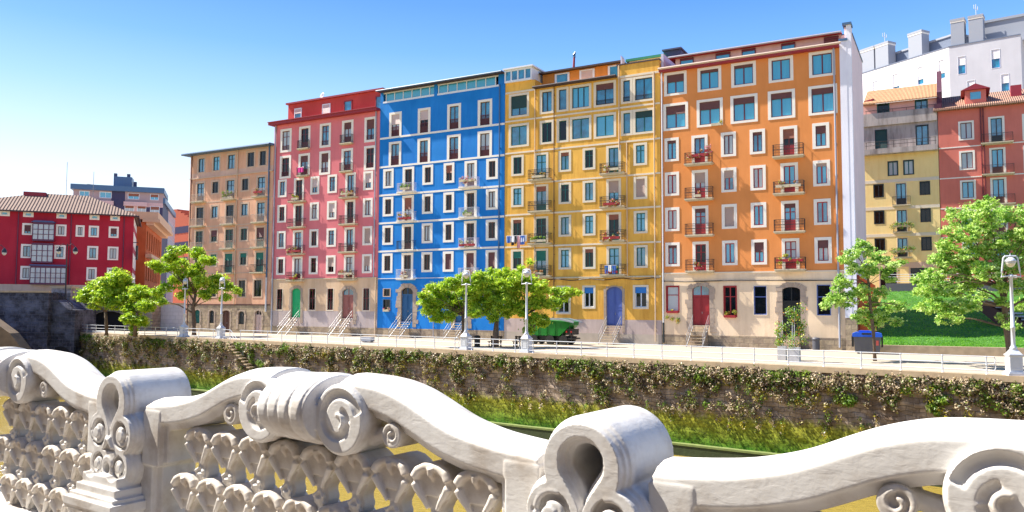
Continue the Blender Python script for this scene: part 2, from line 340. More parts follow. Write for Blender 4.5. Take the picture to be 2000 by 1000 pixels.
        for xx in (x0, x1 - .02):
            for i in range(1, 5): y = y0 + (0 - y0) * i / 5; r_.box((xx + .005, y, z), (xx + .02, y + .02, z + h - .03))
        s.part('railing', r_, M[solid or 'iron'], o)
        return o
    def juliet(s, x0, x1, z, h=.95, m='iron', y=-.06):
        r_ = MB(); r_.box((x0, y, z + h - .04), (x1, y + .035, z + h)); r_.box((x0, y, z + .03), (x1, y + .035, z + .06))
        n = max(5, int((x1 - x0) / .11))
        for i in range(n + 1): x = x0 + (x1 - x0 - .03) * i / n; r_.box((x, y + .005, z), (x + .03, y + .027, z + h - .04))
        r_.box((x0, y, z + h - .2), (x0 + .03, .02, z + h - .16)); r_.box((x1 - .03, y, z + h - .2), (x1, .02, z + h - .16))
        return s.part('window_railing', r_, M[m])
    def band(s, z, h=.15, m='white', x0=None, x1=None, y=-.03, name='string_course'):
        return s.part(name, MB().box((x0 if x0 is not None else s.s0 + .01, y, z - h), (x1 if x1 is not None else s.s1 - .01, .01, z)), M[m])
    def pipe(s, x, z0, z1, m='pipeg', r=.055, y=-.1):
        b = MB().tube([(x, y, z0), (x, y, z1)], r, 8)
        z = z0 + 1
        while z < z1: b.box((x - r - .02, y - .01, z), (x + r + .02, 0, z + .04)); z += 2.6
        return s.part('drainpipe', b, M[m])

def arch_pts(x0, x1, z0, z1, rise, n=10):
    c = (x0 + x1) / 2; w = (x1 - x0) / 2
    return [(x0, z0), (x1, z0)] + [(c + w * math.cos(t), z1 - rise + rise * math.sin(t)) for t in [math.pi * i / n for i in range(n + 1)]]
def door_piece(B, x0, x1, z0, z1, rise, m, dm, name='door', glaze=None, panels=2, fan=0., surround=.0, sm='quoin', ragged=True, fanm='gdark'):
    """arched doorway: real recess, stone surround, leaf with panels and fanlight"""
    B.holes.append((x0, x1, z0, z1))
    c = (x0 + x1) / 2; w = (x1 - x0) / 2
    rv = MB(); rv.box((x0 - .02, 0.002, z0), (x0 + .03, .28, z1)); rv.box((x1 - .03, 0.002, z0), (x1 + .02, .28, z1))
    n = 10; arc = [(c + w * math.cos(t), z1 - rise + rise * math.sin(t)) for t in [math.pi * i / n for i in range(n + 1)]]
    # spandrel filling the square corners above the arch
    rv.prism([(x1, z1 + .02)] + arc + [(x0, z1 + .02)], -.012, .28)
    if surround:
        rnd = random.Random(int(abs(x0) * 100)); z = z0 - .6
        o = B.part('door_surround', rv, M[sm])
        q = MB()
        while z < z1 - rise:
            h = rnd.uniform(.34, .5); e0 = rnd.uniform(.5, 1.) * surround if ragged else surround; e1 = rnd.uniform(.5, 1.) * surround if ragged else surround
            q.box((x0 - e0, -.03 - rnd.uniform(0, .02), z + .01), (x0 + .02, .02, min(z + h, z1)))
            q.box((x1 - .02, -.03 - rnd.uniform(0, .02), z + .01), (x1 + e1, .02, min(z + h, z1))); z += h
        k = 7
        for i in range(k):
            t0 = math.pi * i / k + .02; t1 = math.pi * (i + 1) / k - .02; e = surround * rnd.uniform(.55, .9)
            q.prism([(c + w * math.cos(t0), z1 - rise + rise * math.sin(t0)), (c + (w + e) * math.cos(t0), z1 - rise + (rise + e * .8) * math.sin(t0)),
                     (c + (w + e) * math.cos(t1), z1 - rise + (rise + e * .8) * math.sin(t1)), (c + w * math.cos(t1), z1 - rise + rise * math.sin(t1))], -.045, .02)
        B.part('quoin', q, M[sm])
    else: B.part('door_surround', rv, M[sm])
    zt = z0 + (z1 - z0) * (1 - fan)
    d = MB(); y = .16
    d.box((x0 + .03, y, z0), (x1 - .03, y + .06, zt))
    nP = panels
    for i in range(nP):
        a = x0 + .03 + (x1 - x0 - .06) * i / nP; b = x0 + .03 + (x1 - x0 - .06) * (i + 1) / nP
        for za, zb in ((z0 + .12, z0 + (zt - z0) * .42), (z0 + (zt - z0) * .48, zt - .12)):
            d.ring(a + .08, b - .08, za, zb, .04, .04, .04, .04, y - .025, y + .002)
    if nP > 1: d.box((c - .02, y - .03, z0), (c + .02, y, zt))
    o = B.part(name, d, M[dm] if isinstance(dm, str) else dm)
    B.part('handle', MB().tube([(c + .08, y - .05, z0 + 1.0), (c + .08, y - .05, z0 + 1.2)], .02, 6), M['steel'], o)
    if fan:
        f = MB(); f.box((x0 + .03, y - .03, zt), (x1 - .03, y + .06, zt + .1)); f.box((c - .04, y - .02, zt + .1), (c + .04, y + .05, z1))
        f.box((x0 + .03, y - .02, zt + .1), (x0 + .1, y + .05, z1)); f.box((x1 - .1, y - .02, zt + .1), (x1 - .03, y + .05, z1))
        B.part('fanlight', f, M[dm] if isinstance(dm, str) else dm)
        B.part('fanlight_pane', MB().box((x0 + .1, y + .01, zt + .1), (x1 - .1, y + .03, z1)), M[fanm])
    else: B.part('door_head', MB().box((x0 + .03, y + .002, zt - .01), (x1 - .03, y + .055, z1)), M[dm] if isinstance(dm, str) else dm)
    return o

# ================================================================ the terrace of houses
darkroom = plain('dark_room', (.012, .012, .015), .9)
potspots = []          # (building word, frame, x, z, width, colour words, storey word, side word)
ORD = {1: 'first', 2: 'second', 3: 'third', 4: 'fourth', 5: 'fifth', 6: 'sixth', 7: 'seventh'}

# ---- peach
pm = [plaster('peach_render', (.74, .41, .26), (.7, .6, .6), .5), plaster('pale_peach_render', (.66, .43, .33), (.8, .7, .7), .3), M['stone'], darkroom]
B = Bld('apartment_building', 'narrow peach apartment building with blue-grey eave and ashlar ground floor', T, -78.3, -63.5, 0, 22.7, 10, pm, lambda x, z: 2 if z < 3.4 else (1 if 19.6 < z < 20.25 or z > 22.35 else 0))
B.zb |= {3.4, 19.6, 20.25, 22.35}
cols = [(-76.95, -75.62), (-74.1, -73.0), (-71.5, -70.15), (-68.8, -67.7), (-66.1, -64.82)]
for i, (a, b) in enumerate([(-76.79, -75.66), (-74.03, -72.89), (-71.39, -70.18), (-67.95, -66.80), (-65.85, -64.81)]):
    B.win(a - .22, b + .22, 20.2, 22.35, 'gcgdd'[i], .22, sm='beige', jm='navyj', proud=.02, trans=.7 if i in (1, 2) else 0)
for r, zt in enumerate((18.95, 15.82, 12.78, 9.75)):
    for i, (a, b) in enumerate(cols):
        dr = i in (0, 2, 4) and not (r == 3 and i == 0)
        if r == 0 and i == 2: dr = True
        k = 'gdgdg'[(i + r) % 5] if r < 2 else 'd'
        B.win(a - .22, b + .22, zt - (2.42 if dr else 1.62), zt + .2, k, .22, sm='beige', jm='teal' if r > 1 else 'navyj', proud=.02, door=dr, trans=.72 if dr else 0, shm='shgreen' if r == 3 else 'shbrown', sh=(.35 if r == 3 else (.0, .5, 0, .55, 0)[(i + r) % 5] if r == 2 else 0))
        if dr: B.balcony((a + b) / 2, zt - 2.4, 2.25, .6, 'plain', .92, 'rail_cream' if r < 3 else 'iron')
for z in (16.45, 13.35, 10.3): B.band(z, .12, 'beige', y=-.02)
B.band(19.66, .16, 'beige', y=-.12, name='cornice'); B.band(3.48, .12, 'brown', y=-.05); B.band(7.35, .1, 'beige', y=-.04)
for a, b in ((-74.2, -72.8), (-69.05, -67.65), (-66.42, -64.95)): B.win(a - .1, b + .1, 4.25, 6.6, 'd', .2, sm='beige', jm='darkj', proud=.03)
for a, b, z0, z1, m in ((-76.84, -75.7, 1.05, 2.75, 'teal'), (-74.05, -73.1, 1.1, 2.7, 'darkj'), (-71.7, -70.3, .05, 2.72, 'brown'), (-68.87, -67.8, 1.05, 2.62, 'darkj'), (-66.03, -64.89, .05, 2.72, 'shpink')):
    door_piece(B, a, b, z0, z1, .3, None, m, 'door' if z0 < .5 else 'shuttered_window', panels=2 if z0 < .5 else 1, fan=.22 if m == 'shpink' else 0, surround=.3)
eb = MB().box((-79.1, -.75, 22.62), (-63.45, 3, 22.86)); eb.tube([(-79.1, -.78, 22.72), (-63.45, -.78, 22.72)], .11, 8); B.part('eave', eb, M['pipeb'])
B.part('parapet', MB().box((-78.2, 1.0, 22.7), (-63.6, 9, 22.95)), M['roofdark'])
B.pipe(-64.15, 6.7, 22.6, 'pipeb', .09); B.pipe(-64.15, 2.6, 6.7, 'wiron', .1); B.pipe(-77.95, .3, 22.6, 'brown', .06); B.pipe(-69.55, 3.5, 22.6, 'pipec', .06)
B.wall()
ch = MB().tube([(-67.7, 5, 22.7), (-67.7, 5, 25.9)], .11, 8, 0); ch.tube([(-67.7, 5, 25.9), (-67.7, 5, 26.6)], .17, 8, 1); ch.tube([(-67.7, 5, 26.65), (-67.7, 5, 26.72)], .3, 8, 1); B.part('flue', ch, [M['shpink'], M['roofdark']])

# ---- pink
pm = [plaster('pink_render', (.72, .195, .215), (.8, .7, .7), .25, .08), plaster('buff_ground_render', (.68, .48, .31), (.7, .6, .5), .4), plaster('lilac_grey_render', (.5, .42, .40), (.7, .65, .6), .4), M['stone'], darkroom]
def pmf(x, z):
    if z > 6.4: return 0
    if z > 2.75: return 1
    return 3 if z < .95 else 2
B = Bld('apartment_building', 'tall pink apartment building with white-framed windows and a green arched door', T, -63.45, -47.42, 0, 25.1, 10, pm, pmf); B.zb |= {.95, 2.75, 6.4}
top5 = [(-62.45, -60.64), (-59.44, -57.66), (-56.2, -54.52), (-52.86, -51.18), (-49.58, -47.88)]
K = ['gggdd', 'ggggg']
for r, (zt, zb, zd) in enumerate(((24.45, 21.62, 21.8), (21.2, 18.45, 18.6))):
    for i, (a, b) in enumerate(top5):
        dr = i in (1, 3)
        B.win(a, b, zd if dr else zb, zt, 'p' if (i + r) % 3 == 0 else 'gd'[(i + r) % 2], .3, .26, jm='maroon', door=dr, trans=.7, sh=(.0, 0, .0, .3, .45)[(i + 2 * r) % 5], shm='shbrown', sb=.26)
        if dr: B.balcony((a + b) / 2, zd, 1.75, .42, 'plain', .95)
        else: B.juliet(a + .3, b - .3, zb + .26, .55, 'maroon', -.0)
low = [(-62.66, -61.26), (-60.08, -58.5), (-57.5, -56.13), (-54.88, -53.47), (-52.22, -50.72), (-49.62, -48.25)]
S6 = ['.dh..h', 'd..hd.', '..d..f', 'd.dh.h']
for r, zt in enumerate((18.36, 15.32, 12.18, 9.08)):
    for i, (a, b) in enumerate(low):
        dr = i in (1, 4); s = S6[r][i]
        B.win(a, b, zt - (2.8 if dr else 2.12), zt, 'd' if s == 'd' else 'gpgdgp'[(i * 2 + r) % 6] if s != 'f' else 'd', .27, .24, jm='maroon', door=dr, trans=.72 if (i + r) % 2 else 0, sh={'h': .62, 'f': 1.}.get(s, 0), shm='shpink' if s == 'h' and r < 2 else 'shbeige')
        if dr: B.balcony((a + b) / 2, zt - 2.76, 2.45, .62, 'fancy' if r > 0 else 'plain', .95)
for i, (a, b) in enumerate(((-62.6, -61.5), (-57.5, -56.35), (-54.72, -53.65), (-49.52, -48.42))): B.win(a, b, 2.75, 5.33, 'd', .1, .04, jm='maroon', trans=.55, sm='cream', proud=.015, sb=.12)
M['greendoor'] = plain('green_paint', (.01, .42, .15), .5); M['dusty'] = plain('dusty_red_door', (.33, .12, .10), .6, var=.1)
door_piece(B, -60.14, -58.67, 1.95, 5.37, .45, None, 'greendoor', surround=.5, panels=1)
door_piece(B, -52.42, -50.76, 1.95, 5.28, .5, None, 'dusty', surround=.55, panels=2, fan=.24, fanm='glass')
B.band(6.5, .1, 'slab', y=-.06)
M['redeave'] = plain('dark_red_eave', (.30, .02, .035), .6); M['redattic'] = plaster('red_attic_render', (.58, .07, .06), (.8, .6, .6), .3)
B.part('eave', MB().box((-63.9, -.65, 25.0), (-47.42, .6, 25.28)).box((-63.9, -.78, 25.28), (-47.42, -.62, 25.36)), M['redeave'])
am = MB(); am.box((-62.0, .7, 25.1), (-47.45, 9.5, 27.55)); B.part('attic_wall', am, M['redattic']); B.part('attic_roof', MB().box((-62.2, .45, 27.55), (-47.42, 9.6, 27.75)), M['redeave'])
for i, (a, b) in enumerate(((-60.9, -59.75), (-56.5, -55.25), (-53.2, -52.0), (-48.6, -47.55))):
    w_ = MB().ring(a, b, 25.2, 26.95, .1, .1, .12, .08, .6, .75); o = B.part('attic_window', w_, M['redeave' if i in (2, 3) else 'whitej'])
    B.part('pane', MB().box((a + .1, .66, 25.25), (b - .1, .69, 26.85)), M['gpale' if i == 1 else 'glass'], o)
    if i < 2: B.part('shutter', MB().box((a + .08, .61, 26.3 if i == 0 else 25.6), (b - .08, .64, 26.9)), M['shpink'], o)
B.pipe(-63.15, .1, 25.0, 'pipeg', .08); B.pipe(-47.9, 6.5, 25.0, 'pipeg', .07); B.pipe(-47.6, .1, 6.5, 'pipec', .07)
B.wall()
B.part('chimney', MB().box((-61.6, 3, 27.7), (-61.0, 3.7, 28.3)).box((-61.75, 2.9, 28.3), (-60.85, 3.8, 28.4)), M['redeave'])

# ---- blue
pm = [plaster('blue_render', (.004, .20, .60), (.5, .7, .9), .5, .10, .7), M['stone'], darkroom]
B = Bld('apartment_building', 'bright blue apartment building with white floor bands and white window frames', T, -47.38, -31.48, 0, 25.95, 10, pm, lambda x, z: 1 if z < .96 else 0); B.zb |= {.96}
M['lav'] = plain('lavender_metal', (.55, .52, .62), .5)
for r, (zt, zb) in enumerate(((24.6, 21.85), (21.32, 18.6))):
    for i, (a, b) in enumerate(((-46.1, -44.42), (-42.25, -40.6), (-38.45, -36.74), (-34.68, -32.96))):
        B.win(a, b, zb, zt, 'pdgg'[(i + r) % 4] if r == 0 else 'gggp'[i], .29, .24, jm='brown', sh=(.45, .42, 0, 0)[i] if r == 0 else 0, shm='shpink', door=True)
        B.juliet(a + .29, b - .29, zb + .05, 1.1, 'maroon', .02)
low = [(-46.83, -45.4), (-44.18, -42.65), (-41.56, -40.18), (-38.84, -37.5), (-36.24, -34.74), (-33.62, -32.25)]
S6 = ['.d..d.', '......', '......', '...fff']
for r, zt in enumerate((18.38, 15.27, 12.14, 9.07)):
    for i, (a, b) in enumerate(low):
        dr = i in (1, 4); s = S6[r][i]
        B.win(a, b, zt - (2.78 if dr else 2.12), zt, 'd' if (i * 3 + r) % 4 else 'p', .29, .25, jm='brown', door=dr, sh=1. if s == 'f' else (.5 if (i + 2 * r) % 7 == 3 else 0), shm='shbrown' if s == 'f' else 'shred')
        if dr: B.balcony((a + b) / 2, zt - 2.74, 2.3, .6, 'plain', .95, 'darkj' if r == 2 and i == 1 else ('wiron' if r in (1, 3) else 'lav'), slabm='white')
for z in (21.92, 18.72, 15.58, 12.5, 9.4): B.band(z, .2, 'white', y=-.04)
B.band(6.36, .06, 'white', y=-.04)
B.win(-46.65, -45.6, 4.35, 5.25, 'd', .1, .05, sm='beige', jm='darkj'); B.win(-46.65, -45.6, 2.85, 4.1, 'd', .06, .05, sm='pipeb', jm='darkj', sb=.05)
B.win(-41.45, -40.4, 4.35, 5.25, 'd', .1, .05, sm='beige', jm='darkj'); B.win(-41.45, -40.4, 2.85, 4.1, 'd', .06, .05, sm='pipeb', jm='darkj', sb=.05)
B.win(-33.9, -32.9, 3.0, 5.2, 'd', .08, .05, sm='beige', jm='darkj')
M['bluedoor'] = plain('petrol_blue_door', (.01, .10, .25), .5); M['greyblue'] = plain('grey_blue_door', (.09, .14, .42), .55, var=.08)
door_piece(B, -44.2, -42.62, 1.7, 5.33, .5, None, 'bluedoor', surround=.75, fan=.22)
door_piece(B, -37.3, -35.7, 1.7, 5.33, .5, None, 'bluedoor', surround=.75, fan=.22)
# glazed loggia under the eave
gl = MB(); gp = MB(); xs = np.linspace(-46.6, -32.6, 13)
gl.box((-47.0, -.02, 25.75), (-32.2, .12, 25.95)); gl.box((-47.0, .02, 26.82), (-32.2, .12, 26.95))
for i, x in enumerate(xs): gl.box((x - .045, 0, 25.9), (x + .045, .12, 26.85))
for a, b in zip(xs[:-1], xs[1:]): gp.box((a + .06, .05, 25.95), (b - .06, .07, 26.78))
o = B.part('glazed_loggia', gl, M['whitej']); B.part('pane', gp, M['gcurt'], o)
for q_ in (((-47.38, .0, 25.9), (-46.98, .5, 26.98)), ((-40.15, -.03, 25.55), (-39.75, .3, 26.98)), ((-32.25, -.0, 25.9), (-31.5, .5, 27.0))): B.part('parapet_pier', MB().box(*q_), pm[0])
B.part('loggia_back', MB().box((-47.3, 1.6, 25.9), (-31.5, 9.8, 26.9)), M['shbeige'])
B.part('roof', MB().box((-47.4, -.75, 26.98), (-31.48, 9.9, 27.12)), M['roofdark'])
B.part('gutter', MB().tube([(-47.4, -.8, 27.02), (-31.48, -.8, 27.02)], .09, 8), M['pipeb'])
B.part('stair_tower', MB().box((-49.4, 4, 26.5), (-45.0, 9.0, 28.7)), M['redeave'])
B.pipe(-32.05, .2, 25.9, 'pipeb', .06); B.pipe(-39.9, .2, 5.9, 'pipeg', .04)
B.wall()

# ---- yellow
pm = [plaster('ochre_render', (.78, .43, .075), (.6, .45, .35), .5, .16), plaster('lilac_plinth_render', (.50, .40, .37), (.8, .75, .7), .4), plain('concrete_plinth', (.42, .36, .30), .9, var=.2, scale=2), darkroom]
B = Bld('apartment_building', 'weathered ochre yellow apartment building with cream bands and a grey-blue double door', T, -31.44, -15.2, 0, 24.9, 10, pm, lambda x, z: 0 if z > 2.2 else (1 if z > .9 else 2)); B.zb |= {.9, 2.2}
r1 = [(-31.0, -28.7), (-27.5, -25.95), (-25.66, -24.36), (-24.25, -21.98), (-21.74, -19.47), (-19.0, -17.84), (-17.82, -15.68)]
for r, (zt, zb) in enumerate(((24.72, 22.3), (21.64, 19.28))):
    for i, (a, b) in enumerate(r1):
        k = ['gggcggg', 'gddgcgg'][r][i]
        B.win(a, b, zb, zt, k, .24, .22, sm='cream', jm='teal' if r else 'darkj', leaf=3 if (i == 3 and r == 0) else (1 if i in (2, 5) else 2), sh=[[.62, .0, 0, 0, .28, 0, 0], [0, 0, 0, 0, 0, 0, .3]][r][i], shm='shdark' if i in (0, 6) else 'shbrown')
        if r == 0 and i > 3: B.juliet(a + .24, b - .24, zb + .2, .45, 'iron', -.03)
low = [(-30.7, -29.28), (-28.12, -26.55), (-25.44, -24.1), (-22.9, -21.58), (-20.48, -19.01), (-17.78, -16.46)]
S6 = [list('......'), list('....hf'), list('d.....'), list('tt....')]
for r, zt in enumerate((18.47, 15.34, 12.18, 9.02)):
    for i, (a, b) in enumerate(low):
        dr = i in (1, 4); s = S6[r][i]
        B.win(a, b, zt - (2.68 if dr else 2.08), zt, 'd' if s == 'd' or (i + r) % 3 == 0 else 'gc'[(i + r) % 2], .24, .2, sm='cream', jm='teal', door=dr, trans=.7 if (i + r) % 2 else 0,
              sh={'h': .45, 'f': 1., 't': .4}.get(s, .2 if (i + r) % 4 == 2 else 0), shm={'t': 'shgreen', 'h': 'shbeige', 'f': 'shbeige'}.get(s, 'shred'))
        if dr: B.balcony((a + b) / 2, zt - 2.64, 2.45, .62, 'fancy', .95)
for z in (22.05, 18.8, 15.62, 12.55, 9.35): B.band(z, .16, 'cream', y=-.035)
B.band(24.98, .2, 'cream', x0=-31.4, x1=-28.0, y=-.05); B.band(24.98, .2, 'cream', x0=-19.3, y=-.05); B.band(6.22, .14, 'slab', y=-.09)
M['awnblue'] = plain('blue_blind', (.02, .18, .55), .6)
for a, b in ((-25.7, -24.15), (-22.95, -21.6), (-17.9, -16.4)): B.win(a, b, 3.2 if a > -25 else 2.65, 5.38, 'd', .2, .18, sm='cream', jm='whitej', shm='awnblue', sh=.3)
door_piece(B, -20.55, -18.92, 1.65, 5.25, .55, None, 'greyblue', surround=.22, fan=.0, ragged=False)
B.part('gutter', MB().box((-28.05, -.55, 24.9), (-19.3, .1, 25.02)).tube([(-28.05, -.55, 24.98), (-19.3, -.55, 24.98)], .1, 8), M['roofdark'])
B.part('bay_top', MB().box((-31.42, 0, 24.9), (-28.05, 4, 25.9)), pm[0]); B.part('bay_top', MB().box((-19.3, 0, 24.9), (-15.25, 4, 26.0)), pm[0])
B.part('coping', MB().box((-19.4, -.08, 26.0), (-15.2, .4, 26.12)), M['roofdark'])
o = B.part('glazed_box', MB().ring(-31.4, -28.3, 25.9, 27.2, .14, .14, .18, .2, -.25, 3.6).box((-30.7, -.25, 26.1), (-30.55, -.1, 27.05)).box((-29.95, -.25, 26.1), (-29.8, -.1, 27.05)).box((-29.15, -.25, 26.1), (-29.0, -.1, 27.05)).box((-31.5, -.45, 27.2), (-28.1, 3.8, 27.34)), M['whitej'])
B.part('pane', MB().box((-31.3, -.16, 26.05), (-28.4, -.13, 27.1)).box((-28.42, -.1, 26.1), (-28.35, 3.4, 27.02)), M['glass'], o)
M['oattic'] = plaster('orange_attic_render', (.62, .24, .05), (.7, .6, .5), .4)
B.part('attic_wall', MB().box((-28.0, 1.6, 24.9), (-19.4, 9.6, 26.75)), M['oattic'])
for a, b, s_ in ((-26.6, -25.0, 0), (-23.9, -22.3, .75), (-20.9, -19.6, 0)):
    o = B.part('attic_window', MB().ring(a, b, 25.3, 26.62, .2, .2, .1, .1, 1.5, 1.65), M['whitej']); B.part('pane', MB().box((a + .2, 1.56, 25.4), (b - .2, 1.58, 26.55)), M['glass'], o)
    if s_: B.part('shutter', MB().box((a + .15, 1.52, 25.65), (b - .15, 1.55, 26.58)), M['shpink'], o)
B.part('attic_roof', MB().box((-28.2, 1.1, 26.75), (-19.3, 9.8, 26.9)), M['roofdark'])
B.part('chimney', MB().box((-32.3, 3, 27.2), (-29.6, 6, 28.3)), M['redeave'])
B.part('flue', MB().tube([(-25.2, 3, 27.1), (-25.2, 3, 27.4), (-25.15, 3, 28.5)], [.3, .13, .11], 8, 0).tube([(-25.15, 3, 28.5), (-25.15, 3, 28.8), (-25.0, 3, 29.1)], [.15, .15, .05], 8, 1), [M['redeave'], M['pipeb']])
M['greenroof'] = plain('green_roof_edge', (.02, .22, .12), .5)
B.part('rear_terrace', MB().box((-19.2, 2.8, 26), (-15.7, 9.4, 27.15)), M['cream']); B.part('roof_edge', MB().box((-19.5, 2.6, 27.15), (-15.6, 9.6, 27.38)), M['greenroof'])
M['slate'] = plain('slate_cladding', (.05, .06, .12), .6, var=.2)
B.part('lift_house', MB().box((-16.2, 4.2, 26), (-14.5, 7, 28.1)).box((-16.3, 4.0, 28.1), (-14.4, 7.2, 28.25)), M['slate'])
B.part('party_wall', MB().box((-15.18, .3, 24.9), (-14.95, 9, 26.6)), M['lav'])
B.part('roof_screen', MB().prism([(-19.35, 26), (-19.2, 26), (-19.2, 27.0), (-19.35, 27.3)], .9, 1.6), M['lav'])
B.part('cable', MB().tube([(x, -.12, 5.95 + .08 * math.sin(x * 1.9)) for x in np.linspace(-31.2, -15.3, 24)], .04, 5), M['iron']); B.pipe(-28.0, 2.2, 24.9, 'pipec', .05); B.pipe(-25.9, 2.2, 24.9, 'brown', .04); B.pipe(-19.15, 18, 26, 'pipec', .06); B.pipe(-18.4, 6.2, 18.6, 'pipec', .05); B.pipe(-15.75, .3, 24.9, 'pipec', .06)
B.wall()

# ---- orange
pm = [plaster('orange_render', (.74, .27, .075), (.8, .7, .6), .25, .07), plaster('cream_ground_render', (.82, .63, .43), (.7, .65, .6), .35), M['stone'], darkroom]
B = Bld('apartment_building', 'tall orange apartment building with cream ground floor and a red double door', T, -15.15, .1, 0, 24.85, 10, pm, lambda x, z: 0 if z > 6.35 else (1 if z > .95 else 2)); B.zb |= {.95, 6.35}
r5 = [(-14.8, -12.7), (-11.72, -9.6), (-8.74, -6.62), (-5.57, -3.55), (-2.3, -.25)]
for r, (zt, zb) in enumerate(((24.65, 22.5), (21.78, 19.32))):
    for i, (a, b) in enumerate(r5):
        e = .1 if r else 0
        B.win(a - e, b + e, zb, zt, 'c' if i in (1, 3, 4) or r else 'c', .25, .22, jm='maroon', sh=[[.4, .15, .15, .0, .0], [.38, .35, .28, .25, .25]][r][i], shm='shbrown')
low = [(-14.8, -13.48), (-12.32, -10.88), (-9.71, -8.4), (-7.23, -5.94), (-4.73, -3.32), (-2.14, -.82)]
S6 = [list('....dh'), list('chhc..'), list('r.f...'), list('....ch')]
for r, zt in enumerate((18.64, 15.52, 12.32, 9.16)):
    for i, (a, b) in enumerate(low):
        dr = i in (1, 4); s = S6[r][i]
        if r == 3 and i == 3: s = 'H'
        B.win(a, b, zt - (2.62 if dr else 2.14), zt, {'d': 'd', 'c': 'p'}.get(s, 'cgpgdc'[(i + r) % 6]), .25, .24, jm='redwood' if not (r < 1) else 'maroon', door=dr, trans=.7 if r > 1 and dr else 0,
              sh={'h': .38, 'H': .5, 'f': 1.}.get(s, .15 if (i + r) % 3 == 0 else 0) if not (r == 0 and i == 4) else .35, shm='shbeige' if (s == 'f' or r == 1) else ('shred' if r == 0 and i == 4 else 'shbrown'))
        if dr: B.balcony((a + b) / 2, zt - 2.58, 2.5, .66, 'fancy', .98, 'iron' if not (r == 1 and i == 4) else 'darkj')
        if dr and r < 3 and not (r == 1 and i == 4): B.part('door_panel', MB().box((a + .27, .06, zt - 2.5), (b - .27, .1, zt - 1.6)), M['redwood'])
B.band(6.45, .12, 'cream', y=-.05); B.part('pipe_line', MB().tube([(-15.1, -.1, 5.72), (-13, -.1, 5.62), (-9, -.1, 5.7), (-5, -.1, 5.66), (0, -.1, 5.6)], .045, 6), M['iron'])
B.win(-14.78, -13.55, 2.9, 5.3, 'p', .07, .07, sm='redwood', jm='redwood', leaf=1, trans=.66, sb=.07)
B.win(-9.66, -8.5, 2.55, 5.25, 'd', .07, .07, sm='redwood', jm='redwood', trans=.66, sb=.07)
B.win(-7.15, -5.97, 2.72, 5.27, 'd', .06, .06, sm='cream', jm='greyblue', leaf=1, trans=.62, sb=.06); B.win(-2.1, -.92, 2.72, 5.34, 'd', .06, .06, sm='cream', jm='greyblue', leaf=1, trans=.6, sb=.06)
door_piece(B, -12.42, -10.85, 1.8, 5.25, .4, None, 'redwood', surround=.62, fan=.26, fanm='glass')
# right doorway stands open above its steps; near-black leaf paints the shade inside
M['doorshade'] = plain('doorway_shade', (.008, .009, .01), .35)
door_piece(B, -4.78, -3.3, 1.0, 5.1, .3, None, 'doorshade', surround=.62, fan=.3, name='open_doorway', panels=2)
B.part('eave', MB().box((-15.15, -.5, 24.72), (.1, .3, 24.9)), M['redeave']); B.part('gutter', MB().tube([(-15.2, -.52, 24.98), (.25, -.52, 24.98)], .11, 8), M['rail_cream'])
M['atticcream'] = plaster('pale_attic_render', (.60, .48, .42), (.8, .7, .6), .4)
B.part('attic_wall', MB().box((-14.0, .9, 24.85), (.15, 9.5, 26.1)), M['atticcream']); B.part('attic_roof', MB().box((-14.5, .3, 26.1), (.2, 9.7, 26.25)), M['redeave'])
B.part('roof_gutter', MB().tube([(-14.5, .28, 26.14), (.2, .28, 26.14)], .09, 8), M['pipeg'])
for i, (a, b) in enumerate(((-13.55, -12.3), (-10.3, -9.0), (-8.0, -6.8), (-4.65, -3.5), (-1.2, -.05))):
    o = B.part('attic_window', MB().ring(a, b, 25.0, 26.02, .07, .07, .2, .07, .8, .95), M['maroon']); B.part('pane', MB().box((a + .07, .86, 25.02), (b - .07, .88, 25.9)), M['shbrown' if i == 4 else 'gcurt'], o)
M['firewall'] = plaster('pink_firewall', (.88, .66, .66), (.85, .8, .85), .3, .05); M['bluestrip'] = plaster('pale_blue_render', (.80, .79, .86), (.85, .8, .85), .3, .05)
fw = MB(); fw.box((.1, -.12, 2.6), (.62, .3, 25.2)); fw.box((.62, -.1, 2.6), (.98, .3, 26.5)); B.part('gable_pilaster', fw, [M['bluestrip']])
B.part('gable_wall', MB().prism([(-.01, 0)] * 0 + [(.1, .0), (.97, 0.), (.97, 26.45), (.45, 26.45), (.45, 25.15), (.1, 25.15)], .301, .9).box((.1, .9, 0), (.96, 9.6, 26.0)), M['firewall'])
B.part('gable_stone', MB().box((.1, -.1, 0), (.97, .3, 2.6)), M['stone'])
B.part('coping', MB().box((.05, -.2, 25.2), (.7, .35, 25.4)).box((.35, -.25, 26.5), (1.05, .95, 26.68)).box((.05, .95, 26.0), (1.02, 9.7, 26.12)), M['pipeb'])
B.pipe(-.35, .2, 24.8, 'pipeg', .075); B.pipe(-15.0, 2.0, 24.8, 'wiron', .07); B.pipe(-15.0, .2, 2.0, 'darkj', .075)
B.wall()

